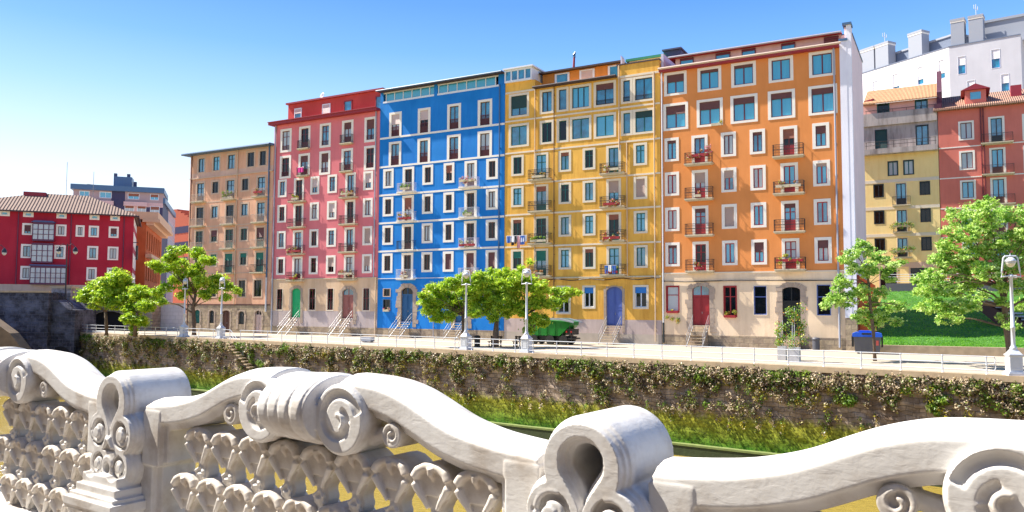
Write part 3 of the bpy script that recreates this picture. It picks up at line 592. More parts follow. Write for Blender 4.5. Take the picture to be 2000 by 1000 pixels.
# ================================================================ ground, river, embankment
WF = Frame(54.42, G(1960, 733)); WZ = -6.0
M['pave'] = blocks('promenade_paving', (.40, .345, .28), (.37, .32, .26), (.27, .23, .19), 1.2, .6, .012, .12, .1, rough=.8)
def ground_pt(x, y, z=0): return WF.w(x, y, z)
g = MB(); far = 1500
g.poly([WF.w(-97.0, 0, 0), WF.w(9, 0, 0), WF.w(120, 0, 0), WF.w(900, far, 0), WF.w(-1500, far, 0), WF.w(-1500, 9, 0), WF.w(-97.0, 9, 0)])
tag(g.build('ground', M['pave']), kind='structure')
m, n, l, b = newmat('river_water'); b.inputs['Base Color'].default_value = (.30, .215, .045, 1); b.inputs['Roughness'].default_value = .12; b.inputs['IOR'].default_value = 1.33
tc = n.new('ShaderNodeTexCoord'); mp = n.new('ShaderNodeMapping'); mp.inputs['Rotation'].default_value = (0, 0, R(-30)); mp.inputs['Scale'].default_value = (1, 3.2, 1); l.new(tc.outputs['Object'], mp.inputs[0])
nz = n.new('ShaderNodeTexNoise'); nz.inputs['Scale'].default_value = 2.2; nz.inputs['Detail'].default_value = 4; l.new(mp.outputs[0], nz.inputs['Vector'])
bp = n.new('ShaderNodeBump'); bp.inputs['Strength'].default_value = .8; bp.inputs['Distance'].default_value = .16; l.new(nz.outputs['Fac'], bp.inputs['Height']); l.new(bp.outputs[0], b.inputs['Normal'])
g = MB(); g.poly([WF.w(-400, -300, WZ), WF.w(300, -300, WZ), WF.w(300, .8, WZ), WF.w(-400, .8, WZ)]); tag(g.build('river_water', m), kind='structure')

mossy = blocks('mossy_river_wall', (.40, .31, .24), (.25, .19, .15), (.19, .155, .13), .66, .27, .02, .6, .9, warp=.45, moss=(1.2, 3.5, (.045, .16, .012), (.31, .31, .04)), stain=(.13, .085, .055))
M['ledge'] = plain('mossy_ledge', (.17, .21, .06), .9, var=.4, scale=3, bump=.4); M['ledgelow'] = plain('wet_mossy_stone', (.035, .05, .012), .7, var=.5, scale=4, bump=.6)
M['copingst'] = plain('worn_coping_stone', (.45, .34, .22), .9, var=.35, scale=2.5, bump=.4)
ew = empty('embankment_wall', WF.w(-97, 0, -6.6), WF.rot, 'long vertical stone river wall below the promenade, brown above and green with moss towards the water', 'wall')
def WL(mb, name, mats, parent, **k):
    mb.v = [(v[0] + 97, v[1], v[2] + 6.6) for v in mb.v]; return mb.build(name, mats, parent, **k)
# slightly uneven wall face
a = MB(); xs = np.arange(-97, 12.1, .6); zs = np.linspace(-.32, -6.6, 22); base = 0
P = [[(x, .02 + .05 * math.sin(x * 1.7 + z * 2) * math.sin(z * 3 + x * .6) + random.uniform(-.035, .035), z) for x in xs] for z in zs]
for r_ in P: a.v += r_
nx = len(xs)
for j in range(len(zs) - 1):
    for i in range(nx - 1): a.f.append((j * nx + i, (j + 1) * nx + i, (j + 1) * nx + i + 1, j * nx + i + 1)); a.m.append(0)
WL(a, 'wall_face', mossy, ew)
WL(MB().box((-97, -.16, -.32), (12, .45, .006)), 'coping', M['copingst'], ew)
WL(MB().box((-97, -.42, -5.36), (12, .1, -5.24)), 'ledge', M['ledge'], ew); WL(MB().box((-97, -.38, -6.6), (12, .1, -5.36)), 'footing', M['ledgelow'], ew)
WL(MB().box((-97, .2, -6.6), (-96.6, 9, -.0)), 'wall_end', mossy, ew)

# stone steps hanging on the wall
st = empty('river_stairs', WF.w(-65.2, 0, -3.2), WF.rot, 'flight of mossy stone treads running down the river wall from the gap in the railing', 'stairs')
for k in range(11):
    MB().box((k * .42, -.75, 2.75 - k * .27), (k * .42 + .5, .05, 2.87 - k * .27)).build('stair_step', M['copingst'], st)

# hanging plants on the wall (one mass nobody could count)
def leaf_cloud(name, pts, nrm, size, mats, midx, parent=None, kind=None, aspect=.6, spread=1.):
    """many small leaf faces at pts; nrm = preferred facing, mixed with random"""
    n_ = len(pts); d = rng.normal(size=(n_, 3)) * spread + nrm; d /= np.linalg.norm(d, axis=1)[:, None] + 1e-9
    t = np.cross(d, rng.normal(size=(n_, 3))); t /= np.linalg.norm(t, axis=1)[:, None] + 1e-9; s_ = np.cross(d, t)
    sz = size * rng.uniform(.6, 1.35, n_)[:, None]
    a, b_ = t * sz, s_ * sz * aspect
    V = np.stack([pts - a, pts - b_ * .9 + a * .1, pts + a, pts + b_ * .9 + a * .1], 1).reshape(-1, 3)
    me = bpy.data.meshes.new(name); me.vertices.add(4 * n_); me.vertices.foreach_set('co', V.ravel().astype(np.float32))
    me.loops.add(4 * n_); me.loops.foreach_set('vertex_index', np.arange(4 * n_, dtype=np.int32))
    me.polygons.add(n_); me.polygons.foreach_set('loop_start', np.arange(0, 4 * n_, 4, dtype=np.int32)); me.polygons.foreach_set('loop_total', np.full(n_, 4, np.int32))
    for q in mats: me.materials.append(q)
    me.polygons.foreach_set('material_index', np.asarray(midx, np.int32)); me.update(); me.validate()
    o = bpy.data.objects.new(name, me); COL.objects.link(o)
    if parent: o.parent = parent
    if kind: o['kind'] = kind
    return o
lm = [leafmat('dry_pinkish_bloom', (.40, .30, .19), (.68, .56, .38), .2, 2), leafmat('olive_leaves', (.06, .09, .015), (.16, .19, .03), .3, 2), leafmat('bright_leaves', (.10, .22, .02), (.30, .42, .05), .35, 2),
      leafmat('yellow_moss', (.34, .28, .02), (.5, .42, .05), .25, 2), plain('dead_stems_leaf_shade', (.09, .055, .04), .9, var=.4)]  # dark stems, share raised in lower growth to put leaf shade into the colour
pts = []; mi = []
def noise1(x, s): return math.sin(x * .37 + s) + math.sin(x * .83 + s * 2.1) * .7 + math.sin(x * 1.9 + s * .7) * .5
def clump(x, z, rad, n_, ws, out=.3, sag=.0):
    c = random.choices(range(5), ws)[0]
    for _ in range(n_):
        a_, e_ = random.uniform(0, 2 * math.pi), math.sqrt(random.random()); q = c if random.random() < .72 else random.choices(range(5), ws)[0]
        pts.append((x + rad * e_ * math.cos(a_), -.05 - out * random.random() ** .7 * (1.15 - e_), z + rad * e_ * math.sin(a_) * .9 - sag * random.random())); mi.append(q)
for _ in range(1100):                                   # fringe under the coping
    x = random.uniform(-95.5, 9); 
    if random.random() < (.0 if -5.5 < x < -4.5 else .06): continue
    green = .5 + .5 * noise1(x, 5) > .9
    clump(x, -.36 - .75 * random.random() ** 1.3, random.uniform(.22, .46), 64, (6, 2, 1.2, 0, 1) if not green else (1, 4, 5, 0, 1), .45)
for _ in range(135):                                   # connected mats hanging down the face
    mx_ = random.uniform(-95, 9); reach = random.uniform(.7, 2.6) * (1.0 if mx_ < -12 else .75); wmat = random.uniform(.35, 1.1); ws_ = random.choice([(6, 3, 1, 0, 2), (5, 4, 1, 0, 2), (2, 5, 4, .5, 1), (3, 2, 1, 4, 2), (6, 2, .5, .3, 3)])
    for _k in range(int(7 * wmat * reach)):
        v = random.random(); clump(mx_ + random.gauss(0, wmat * (.7 - .35 * v)), -.5 - reach * v, random.uniform(.16, .4), 44, ws_ if random.random() < .7 else (4, 4, 1.2, .5, 2.5), .5, .2)
for _ in range(300):
    x = random.uniform(-95.5, 9); clump(x, -.6 - 2.9 * random.random(), random.uniform(.1, .28), 26, (4, 3, 1.2, 1.2, 2.5), .36, .2)
for _ in range(120):                                   # drooping strands over the moss
    x = random.uniform(-95, 6); z = random.uniform(-3.4, -2.7)
    for k in range(5): clump(x + random.uniform(-.1, .1), z - k * .2, .16, 14, (2, 3, 1, 2, 2), .3)
for x, z, r_ in ((-66.5, -.6, .9), (-63.8, -.9, .8), (-62, -1.6, .8), (-60.5, -2.4, .9), (-59.3, -3.0, 1.0), (-61.5, -3.1, .8), (4.6, -2.9, .8), (5.6, -3.9, .7), (3.2, -2.5, .6), (-2.9, -1.3, .6), (-3.2, -2.0, .45), (-32, -.7, .5), (-16.5, -1.1, .45), (-11.5, -.8, .7), (-7.5, -2.0, .6)):
    for _ in range(5): clump(x + random.uniform(-.5, .5) * r_, z + random.uniform(-.5, .5) * r_, r_ * .5, 80, (0, 3, 7, 0, 0), .5)
pts = np.array(pts); W = np.array([list(WF.w(*p)) for p in pts])
leaf_cloud('hanging_wall_plants', W, np.array([-.45, -.5, .6]), .07, lm, mi, kind='stuff')

# railing along the promenade
def railing(x0, x1, label, closed=(1, 1), y=.12):
    t = empty('promenade_railing', WF.w(x0, y, 0), WF.rot, label, 'railing', 'white tube railings along the promenade edge')
    L = x1 - x0; n_ = max(1, round(L / 2.05))
    pm_ = MB().tube([(0, 0, 0), (0, 0, .96)], .032, 8); pm_.lathe([(.05, -.03), (.06, 0), (.05, .03)], (0, 0, .9), 8); pm_.lathe([(.045, -.03), (.055, 0), (.045, .03)], (0, 0, .5), 8); pm_.lathe([(.07, 0), (.07, .03), (.03, .08)], (0, 0, 0), 8)
    me = pm_.mesh('post', M['wiron'])
    if L < 2: ks = (0, 1)
    else: ks = range(n_ + 1)
    for k in ks:
        o = bpy.data.objects.new('post', me); COL.objects.link(o); o.parent = t; o.location = (L * (k / max(1, n_)) if L >= 2 else L * k, 0, 0)
    for z in (.92, .56, .2):
        e0 = -.35 if closed[0] else 0; e1 = .35 if closed[1] else 0
        MB().tube([(e0, 0, z), (L + e1, 0, z)], .026, 8).build('rail', M['wiron'], t)
    for c, xe in ((closed[0], -.35), (closed[1], L + .35)):
        if c: MB().tube([(xe, 0, .92), (xe + (.07 if xe > 0 else -.07), 0, .74), (xe, 0, .56)], .024, 6).build('end_loop', M['wiron'], t); MB().tube([(xe, 0, .56), (xe + (.07 if xe > 0 else -.07), 0, .38), (xe, 0, .2)], .024, 6).build('end_loop', M['wiron'], t)
    return t
railing(-96.3, -75.0, 'white tube railing from the dark stone stairs to the first street lamp', (0, 1))
railing(-73.6, -68.6, 'white tube railing between the two leftmost street lamps', (1, 1))
railing(-66.9, -65.8, 'short white railing piece beside the river steps', (0, 0))
railing(-64.1, -36.7, 'long white tube railing in front of the pink and blue houses', (0, 1))
railing(-35.0, -30.9, 'white tube railing between the two lamps in front of the yellow house', (1, 1))
railing(-29.3, -.75, 'long white tube railing in front of the orange house as far as the near lamp', (1, 1))
railing(1.5, 8.5, 'white tube railing right of the near lamp at the edge of the photo', (1, 0))
t = empty('stair_handrail', WF.w(-65.7, .1, 0), WF.rot, 'sloping white handrail leading down the river steps', 'handrail')
for dz in (.92, .56, .2): MB().tube([(0, 0, dz), (2.6, -.3, dz - 1.7)], .026, 8).build('rail', M['wiron'], t)
MB().tube([(2.55, -.3, -1.75), (2.55, -.3, -.72)], .032, 8).build('post', M['wiron'], t)

# street lamps
def lamp_proto():
    t = empty('street_lamp', (0, 0, 0), 0)
    b = MB().box((-.42, -.42, 0), (.42, .42, .12)).box((-.36, -.36, .12), (.36, .36, .2)); b.box((-.3, -.3, .2), (.3, .3, 1.0)); b.box((-.34, -.34, 1.0), (.34, .34, 1.08))
    k = len(b.v); q = [(-.3, -.3, 1.08), (.3, -.3, 1.08), (.3, .3, 1.08), (-.3, .3, 1.08), (-.13, -.13, 1.34), (.13, -.13, 1.34), (.13, .13, 1.34), (-.13, .13, 1.34)]
    b.v += q; b.f += [(k, k + 1, k + 5, k + 4), (k + 1, k + 2, k + 6, k + 5), (k + 2, k + 3, k + 7, k + 6), (k + 3, k, k + 4, k + 7), (k + 4, k + 5, k + 6, k + 7)]; b.m += [0] * 5
    for s_ in (-1, 1): b.ring(-.2, .2, .34, .86, .03, .03, .03, .03, s_ * .3 - .012, s_ * .3 + .012)
    b.build('base', M['wiron'], t)
    p = MB().lathe([(.17, 1.3), (.17, 1.42), (.11, 1.5), (.1, 1.6), (.098, 2.4), (.115, 2.42), (.115, 2.5), (.09, 2.52), (.07, 5.0), (.12, 5.05), (.12, 5.15), (.07, 5.2)], n=14); p.build('pole', M['wiron'], t, True)
    y = MB().tube([(0, 0, 5.12), (-.46, 0, 5.08), (-.42, 0, 5.4), (-.34, 0, 6.05), (-.26, 0, 6.15), (0, 0, 6.16), (.26, 0, 6.15), (.34, 0, 6.05), (.42, 0, 5.4), (.46, 0, 5.08), (0, 0, 5.12)], .045, 8); y.tube([(0, 0, 6.14), (0, 0, 6.3)], [.04, .015], 6); y.build('bracket', M['wiron'], t)
    s_ = MB().lathe([(.02, 6.1), (.12, 6.08), (.22, 6.0), (.27, 5.9), (.27, 5.85)], n=18); s_.build('lamp_shade', M['wiron'], t, True)
    MB().lathe([(.25, 5.85), (.23, 5.76), (.16, 5.64), (.07, 5.58), (.02, 5.57)], n=18).build('glass_bowl', M['bowl'], t, True)
    return t
M['bowl'] = plain('frosted_glass', (.62, .60, .50), .12, spec=.7)
lp = lamp_proto()
LL = [(-74.28, 'farthest white street lamp, standing left of the bare-trunked tree by the peach house'), (-67.74, 'white street lamp in front of the peach house, right beside the leafy tree'), (-35.85, 'white street lamp in front of the blue house, half inside the spreading tree crown'),
      (-30.09, 'white street lamp just left of the green tipper'), (.45, 'nearest and largest white street lamp, by the big tree at the right edge')]
for i, (x, lab) in enumerate(LL):
    o = lp if i == 0 else copy_tree(lp)
    o.location = WF.w(x, .42, 0); o.rotation_euler = (0, 0, WF.rot if i < 4 else WF.rot + R(25)); tag(o, lab, 'street lamp', 'white street lamps along the river railing')

# ================================================================ buildings and walls on the left
RF = Frame(114, at(257, 560, 120)); RF.O.z = 0
pm = [plaster('crimson_render', (.40, .014, .035), (.75, .8, .8), .3, .06, .75), plaster('sandy_base_render', (.55, .42, .32), (.7, .65, .6), .4), darkroom]
B = Bld('town_house', 'crimson town house with hipped tile roof and glazed bay windows, at the left edge', RF, -26, 0, 3.5, 16.75, 17, pm, lambda x, z: 0 if z > 6.2 else 1); B.zb |= {6.2}
for x in (-17.4, -14.45, -10.25, -5.95, -3.2): B.win(x, x + 1.3, 16.0 - .05, 16.72, 'c', .27, .16, jm='whitej', sb=.18, leaf=1)
for x in (-14.5, -10.25, -7.7, -6.0, -3.35): B.win(x, x + (1.35 if x != -7.7 else 1.15), 13.35, 15.05, 'cpc'[int(-x) % 3], .27, .27, jm='brown', sh={-14.5: .75, -3.35: .7}.get(x, 0), shm='shbrown')
for x in (-14.55, -10.35, -6.1, -3.4): B.win(x, x + 1.45, 10.0, 12.02, 'pdgp'[int(-x) % 4], .28, .27, jm='brown')
for x in (-14.5, -6.1, -3.4): B.win(x, x + 1.35, 6.9, 8.85, 'p', .27, .27, jm='brown')
M['bayj'] = plain('plum_joinery', (.10, .02, .06), .5); M['baytop'] = plain('slate_blue_lead', (.06, .08, .2), .6)
for x0, x1, z0, z1, nc in ((-13.1, -10.4, 12.5, 15.2, 4), (-13.15, -10.45, 9.3, 12.2, 4), (-13.2, -8.7, 6.2, 8.9, 7)):
    a = MB().box((x0, -.75, z0), (x1, 0, z0 + .25)).box((x0, -.75, z1 - .3), (x1, 0, z1)).box((x0 + .3, -.6, z0 + .25), (x1 - .3, -.05, z1 - .3)); o = B.part('bay_window', a, M['bayj'])
    f = MB(); cw = (x1 - x0) / nc
    for k in range(nc + 1): f.box((x0 + cw * k - .05, -.78, z0 + .25), (x0 + cw * k + .05, -.68, z1 - .3))
    for zz in (.33, .66): f.box((x0, -.77, z0 + .25 + (z1 - z0 - .55) * zz - .04), (x1, -.69, z0 + .25 + (z1 - z0 - .55) * zz + .04))
    for xx in (x0 + .05, x1 - .1):
        for yy in (-.7, -.36, -.06): f.box((xx, yy, z0 + .25), (xx + .06, yy + .06, z1 - .3))
    B.part('frame', f, M['bayj'], o); B.part('pane', MB().box((x0 + .06, -.72, z0 + .25), (x1 - .06, -.05, z1 - .3)), M['netp'] if 'netp' in M else M['gpale'], o)
B.part('bay_roof', MB().prism([(-13.35, 15.2), (-10.2, 15.2), (-10.6, 15.45), (-12.9, 15.45)], -.9, 0), M['baytop']); B.part('bay_roof', MB().prism([(-13.4, 8.9), (-8.5, 8.9), (-8.7, 9.1), (-13.2, 9.1)], -.9, 0), M['baytop'])
M['lefttile'] = tilemat('weathered_roof_tiles', (.10, .055, .04), (.24, .15, .11), .75)
rf = MB(); e = .7; z0, zr = 16.75, 19.6; xs0, xs1 = -26 - e, e; y0, y1 = -e, 17 + e
A_, B_, C_, D_ = (xs0, y0, z0), (xs1, y0, z0), (xs1, y1, z0), (xs0, y1, z0); r1_, r2_ = (-13.5, 8.5, zr + .9), (-6.8, 8.5, zr + .9)
rf.poly([A_, B_, r2_, r1_]); rf.poly([B_, C_, r2_]); rf.poly([C_, D_, r1_, r2_]); rf.poly([D_, A_, r1_]); rf.poly([D_, C_, B_, A_]); B.part('roof', rf, M['lefttile'])
B.part('eave', MB().box((xs0, y0 - .06, z0 - .14), (xs1, y0 + .1, z0 + .05)).box((xs1 - .1, y0 + .1, z0 - .14), (xs1 + .06, y1, z0 + .05)), M['roofdark'])
for k in range(9):
    y = .5 + k * 1.75
    for zz, hh in ((15.4, 1.1), (12.2, 2.2), (9.0, 2.2), (6.2, 2.0)):
        B.part('window', MB().box((-.05, y, zz), (.05, y + 1.0, zz + hh)).box((-.02, y + .25, zz + .25), (.07, y + .75, zz + hh - .25)), M['white'])
for x in (-15.0, -8.3, -1.3): B.pipe(x, 6.2, 16.6, 'bayj', .06)
B.part('chimney', MB().box((-15.5, 7, 19.6), (-12.5, 9.5, 20.5)), M['redeave'])
B.wall()
for i, (x, y, h_, lab) in enumerate(((-9.9, 8, 5.4, 'thin mast on the left end of the red town house roof ridge'), (-6.2, 8.5, 4.2, 'mast with crossbars on the right end of the red town house roof ridge'))):
    t = empty('roof_antenna', RF.w(x, y, 20.2), RF.rot, lab, 'antenna'); MB().tube([(0, 0, 0), (0, 0, h_)], .035, 6).build('mast', M['steel'], t)
    if i: MB().tube([(-.9, 0, 2.2), (.5, 0, 2.1)], .03, 6).tube([(-.3, 0, 1.5), (.4, 0, 1.5)], .03, 6).tube([(-.3, 0, 1.0), (.4, 0, 1.0)], .03, 6).build('crossbar', M['steel'], t)

# arcaded orange brick building in the street behind it
OF = Frame(199, at(282, 560, 139)); OF.O.z = 0
M['obrick'] = plaster('orange_brick', (.55, .13, .035), (.7, .6, .5), .5); M['palecorn'] = plain('pale_orange_cornice', (.70, .42, .24), .8, var=.08)
B = Bld('arcaded_building', 'orange brick building with deep pale cornice behind the red town house', OF, 0, 30, 3, 17.8, 14, [M['obrick'], darkroom], lambda x, z: 0)
for k in range(7):
    x = 1.0 + k * 4
    for z0_, z1_ in ((12.9, 16.6), (7.4, 11.0), (3.4, 6.6)): B.win(x, x + 2.2, z0_, z1_, 'd', .25, sm=M['obrick'], jm='brown')
B.part('cornice', MB().box((-.6, -2.2, 17.8), (30, .6, 18.3)).box((-.3, -1.2, 17.3), (30, .0, 17.8)), M['palecorn']); B.part('cornice', MB().box((-.3, -1.0, 11.6), (30, 0, 12.2)), M['palecorn'])
B.part('roof', MB().box((-.4, -1.9, 18.3), (30, 13, 19.6)), M['palecorn']); B.wall()

# far modern block
DF = Frame(110, at(319, 370, 220)); DF.O.z = 0
M['mauve'] = plaster('mauve_cladding', (.42, .30, .30), (.9, .85, .85), .2, .04); M['indigo'] = plain('dark_indigo_cladding', (.035, .03, .085), .6, var=.1); M['tilepink'] = blocks('pink_tile_cladding', (.68, .44, .42), (.64, .42, .40), (.5, .32, .32), 1.4, 1.0, .03, .06, .1)
B = Bld('apartment_building', 'distant modern block with blue-grey roof edge and mauve cladding', DF, -22.2, 0, 0, 34.2, 16, [M['mauve'], M['indigo'], M['tilepink'], darkroom], lambda x, z: (1 if -12.2 < x < -9.9 else (1 if (z < 30.2 and x > -3.9) else (2 if z < 31.4 and z > 0 else 0))) if not (z >= 31.4) else (1 if -12.2 < x < -9.9 else 0))
B.zb |= {31.4, 30.2};
for x0_, x1_ in ((-20.8, -18.3), (-15.9, -12.9), (-8.9, -6.0), (-3.3, -1.1)): B.win(x0_, x1_, 32.2, 33.9, 'c', .12, .1, jm='whitej', sm='whitej', shm='shred', sh=.5 if x0_ > -9 else 0)
for x0_, x1_, z_ in ((-9.6, -7.2, 28.4), (-6.5, -4.2, 28.4), (-3.2, -.8, 28.2), (-3.2, -.8, 23.6), (-3.2, -.8, 18.8), (-3.2, -.8, 14.0)): B.win(x0_, x1_, z_, z_ + 2.3, 'p', .12, .1, jm='whitej', sm='whitej', shm='shred', sh=.4)
B.part('roof_slab', MB().box((-22.8, -1.0, 34.2), (.3, 16.5, 35.6)), M['slate2'] if 'slate2' in M else M['pipeb'])
B.part('balcony_parapet', MB().box((-22.2, -.9, 30.3), (-12.3, 0, 31.4)).box((-9.8, -.9, 30.3), (-3.9, 0, 31.4)), M['tilepink'])
B.part('rooftop_box', MB().box((-12.6, 2, 35.6), (-8.2, 7, 38.6)), M['pipeb'])
for x in (-12.9, -9.6, -7.9): B.part('chimney', MB().box((x, 3, 35.6), (x + .8, 4, 39.6 if x < -8 else 37.5)), M['slate'])
B.wall()
SF = Frame(199, DF.w(0, .2, 0)); SF.O.z = 0
B = Bld('apartment_building', 'receding side wing of pink cladding and dark violet stone behind the distant modern block', SF, .3, 46, 0, 31.5, 12, [M['indigo'], M['tilepink'], darkroom], lambda x, z: 0 if x < 16 else 1); B.xb |= {16}
for k in range(6):
    for zz in (26.5, 21.5, 16.5, 11.5): B.win(18.5 + k * 4.4, 20.9 + k * 4.4, zz, zz + 2.2, 'd', .1, jm='whitej', sm='whitej')
B.part('roof_slab', MB().box((0, -.6, 31.5), (40, 3, 33.0)), M['pipeb']); B.wall()
ZF = Frame(61, at(338, 420, 285)); ZF.O.z = 0
M['zbrick'] = plain('terracotta_brick', (.50, .12, .06), .85, var=.1)
t = empty('apartment_building', ZF.w(0, 0, 0), ZF.rot, 'far stepped terracotta block with dark bands, left of the peach house', 'building')
wl_ = MB(); dk = MB()
for k in range(7):
    x = k * 2.6; wl_.box((x, k * -.6, 0), (x + 2.3, 8, 37.5 - k * .9))
    for zz in (12, 17.5, 23, 28.5): dk.box((x - .08, k * -.6 - .08, zz), (x + 2.38, 7, zz + 2.4))
wl_.build('wall', M['zbrick'], t); dk.build('dark_band', M['indigo'], t)

# stone bridge abutment, stairs and the vaulted wall
darkst = blocks('blackened_ashlar', (.055, .055, .07), (.035, .035, .05), (.12, .12, .15), .9, .42, .03, .7, .8, stain=(.15, .16, .22))
AF = Frame(96, at(0, 600, 93)); AF.O.z = 0
t = empty('bridge_abutment', AF.w(-14, 0, -6.6), AF.rot, 'blackened ashlar bridge abutment with stairs at the left edge of the river', 'bridge')
def AP(mb, name, mat, parent=None): mb.v = [(v[0] + 14, v[1], v[2] + 6.6) for v in mb.v]; return mb.build(name, mat, parent or t)
AP(MB().box((-14, 0, -6.6), (5.35, 9, 4.75)), 'wall', darkst); AP(MB().box((-14, -.12, 4.75), (5.4, .5, 4.95)), 'coping', M['copingst'])
x0_, _ = AF.q(90, 585); x1_, z1_ = AF.q(130, 607)
AP(MB().prism([(5.35, -6.6), (8.0, -6.6), (8.0, 2.7), (7.2, 2.75), (5.9, 3.9), (5.35, 3.9)], .9, 7), 'stair_wall', darkst)
o = AP(MB().tube([(5.35, .95, 4.85), (5.9, .95, 4.75), (7.6, .95, 3.5)], .05, 6).tube([(5.9, .95, 3.9), (5.9, .95, 4.75)], .04, 6).tube([(7.6, .95, 2.7), (7.6, .95, 3.5)], .05, 6), 'stair_railing', M['iron'])
bs = MB()
for k in range(14): x = 5.45 + k * .155; zt = 4.8 if x < 5.9 else 4.75 - (x - 5.9) * .735; bs.tube([(x, .95, zt - 1.0), (x, .95, zt)], .015, 4)
AP(bs, 'baluster_bars', M['iron'], o)
AP(MB().prism(arch_pts(5.5, 7.6, -6.6, -1.6, 1.0), .84, .9), 'culvert_shade', darkroom)  # near-black slab on the wall stands in for the culvert's shaded inside
AP(MB().box((2.6, -.5, -6.6), (3.1, 0, -.6)), 'buttress', darkst)
AP(MB().prism([(-14, -6.6), (8.2, -6.6), (7.2, -3.4), (4.4, .2), (2, 2.0), (-14, 2.2)], -6.5, -4.5), 'cutwater', M['arkst'] if 'arkst' in M else plain('brown_weathered_stone', (.18, .125, .08), .9, var=.5, scale=1.2, bump=.8))
pf = at(125, 600, 99); pr = empty('stone_pier', (pf.x, pf.y, 0), R(6), 'square pale-capped stone pier at the top of the abutment stairs', 'pier')
MB().box((-1.1, -1, 0), (1.15, 1, 5.35)).build('shaft', blocks('grey_ashlar', (.36, .31, .30), (.26, .23, .24), (.16, .14, .14), .7, .4, .02, .6, .5), pr); MB().box((-1.25, -1.15, 5.35), (1.3, 1.15, 5.6)).build('cap', M['copingst'], pr)

VF = Frame(84, at(135, 600, 103)); VF.O.z = 0
greyst = blocks('grey_brown_ashlar', (.27, .23, .19), (.2, .17, .15), (.12, .1, .09), .9, .42, .02, .5, .6)
B = Bld('retaining_wall', 'grey stone retaining wall with a dark vaulted opening behind the left trees', VF, -.5, 11.4, 0, 3.4, 6, [greyst, darkroom], lambda x, z: 0)
B.holes.append((3.0, 7.8, 0, 2.5)); sp_ = MB(); arc = [(5.4 + 2.4 * math.cos(tt), 1.6 + .9 * math.sin(tt)) for tt in [math.pi * i / 10 for i in range(11)]]; sp_.prism([(7.8, 2.52)] + arc + [(3.0, 2.52)], -.02, .5); B.part('arch', sp_, greyst)
B.part('coping', MB().box((-.5, -.1, 3.4), (11.4, .4, 3.6)), M['copingst']); B.part('pilaster', MB().box((2.2, -.15, 0), (2.9, 0, 3.4)).box((7.9, -.15, 0), (8.5, 0, 3.4)), greyst)
B.part('fence', MB().box((-.5, .1, 3.6), (11.4, .16, 4.7)), M['iron']); B.wall()
GF = Frame(80, at(300, 600, 104)); GF.O.z = 0
gr = empty('boundary_wall', GF.w(0, 0, 0), GF.rot, 'pale grey panelled wall between the left trees and the peach house', 'wall')
MB().box((0, 0, 0), (4.4, .4, 3.4)).build('wall', blocks('pale_panels', (.50, .47, .50), (.46, .43, .46), (.3, .28, .3), .8, .5, .015, .1, .1), gr); MB().box((-.1, -.1, 3.4), (4.5, .5, 3.6)).build('coping', M['copingst'], gr)

# upper street level behind the walls on the left
g = MB(); g.poly([AF.w(-60, 8, 4.72), AF.w(5.35, 8, 4.72), VF.w(-.5, 6, 3.38), VF.w(11.4, 6, 3.38), GF.w(4.4, 8, 3.38), GF.w(2, 60, 3.38), AF.w(-120, 90, 4.0)]); tag(g.build('upper_street', M['pave']), kind='structure')

# ================================================================ buildings on the right
PFr = Frame(61, at(1838, 445, 87.5)); PFr.O.z = 0
pm = [plaster('pale_yellow_render', (.90, .68, .30), (.85, .75, .6), .4, .06), plaster('stained_concrete', (.42, .36, .33), (.35, .32, .32), .95, .15), plaster('salmon_render', (.68, .36, .30), (.8, .7, .7), .3), darkroom]
B = Bld('apartment_building', 'pale yellow apartment building with stained concrete terraces and tiled roof', PFr, -9.0, -.05, 2, 26.9, 10, pm, lambda x, z: 0 if z < 21.3 else (1 if z < 25.6 else 2)); B.zb |= {21.3, 25.6}
B.win(-6.15, -4.85, 25.1, 26.85, 'd', .06, sm='salm' if 'salm' in M else 'shgreen', jm='darkj'); B.win(-2.25, -.95, 25.1, 26.85, 'g', .06, sm='shgreen', jm='darkj')
B.win(-6.45, -5.15, 21.6, 23.85, 'd', .06, sm='darkj', jm='darkj', shm='shdark', sh=1); B.win(-2.25, -.95, 21.6, 23.95, 'g', .06, sm='darkj', jm='darkj')
for a, b in ((-5.2, -4.1), (-3.6, -2.5)): B.win(a, b, 18.4, 20.1, 'p', .08, sm='darkj', jm='teal')
for zt, zc in ((17.55, 15.0), (14.5, 11.95), (11.3, 9.1)):
    B.win(-6.75, -5.65, zt - 1.55, zt, 'cdd'[int(zt) % 3], .08, sm='darkj', jm='darkj'); B.win(-2.0, -.95, zt - 1.55, zt, 'cpd'[int(zt) % 3], .08, sm='darkj', jm='darkj'); B.win(-4.45, -3.3, zc, zt, 'c', .08, sm='cream', jm='darkj', door=True)
    B.balcony(-3.85, zc, 1.9, .6, 'plain', .95)
for z in (18.0, 14.9, 11.8): B.band(z, .35, 'cream', y=-.03)
B.band(8.5, .5, 'beige', y=-.04); B.win(-6.4, -4.4, 5.0, 8.0, 'd', .15, sm='beige', jm='darkj', door=True); B.win(-3.3, -.8, 5.0, 8.0, 'd', .15, sm='beige', jm='darkj', door=True)
B.part('terrace', MB().box((-9, -.9, 20.9), (-.1, 0, 21.5)), pm[1]); rr = MB()
for zz in (22.3, 21.9): rr.tube([(-7.4, -.85, zz), (-.2, -.85, zz)], .025, 6)
for k in range(6): rr.tube([(-7.3 + k * 1.4, -.85, 21.5), (-7.3 + k * 1.4, -.85, 22.3)], .025, 6)
B.part('terrace_railing', rr, M['iron']); B.part('parapet', MB().box((-9, -.25, 24.3), (-.1, -.002, 25.75)), pm[1])
rr = MB().tube([(-7.4, -.2, 26.1), (-.2, -.2, 26.1)], .025, 6)
for k in range(6): rr.tube([(-7.3 + k * 1.4, -.2, 25.7), (-7.3 + k * 1.4, -.2, 26.1)], .02, 6)
B.part('terrace_railing', rr, M['iron'])
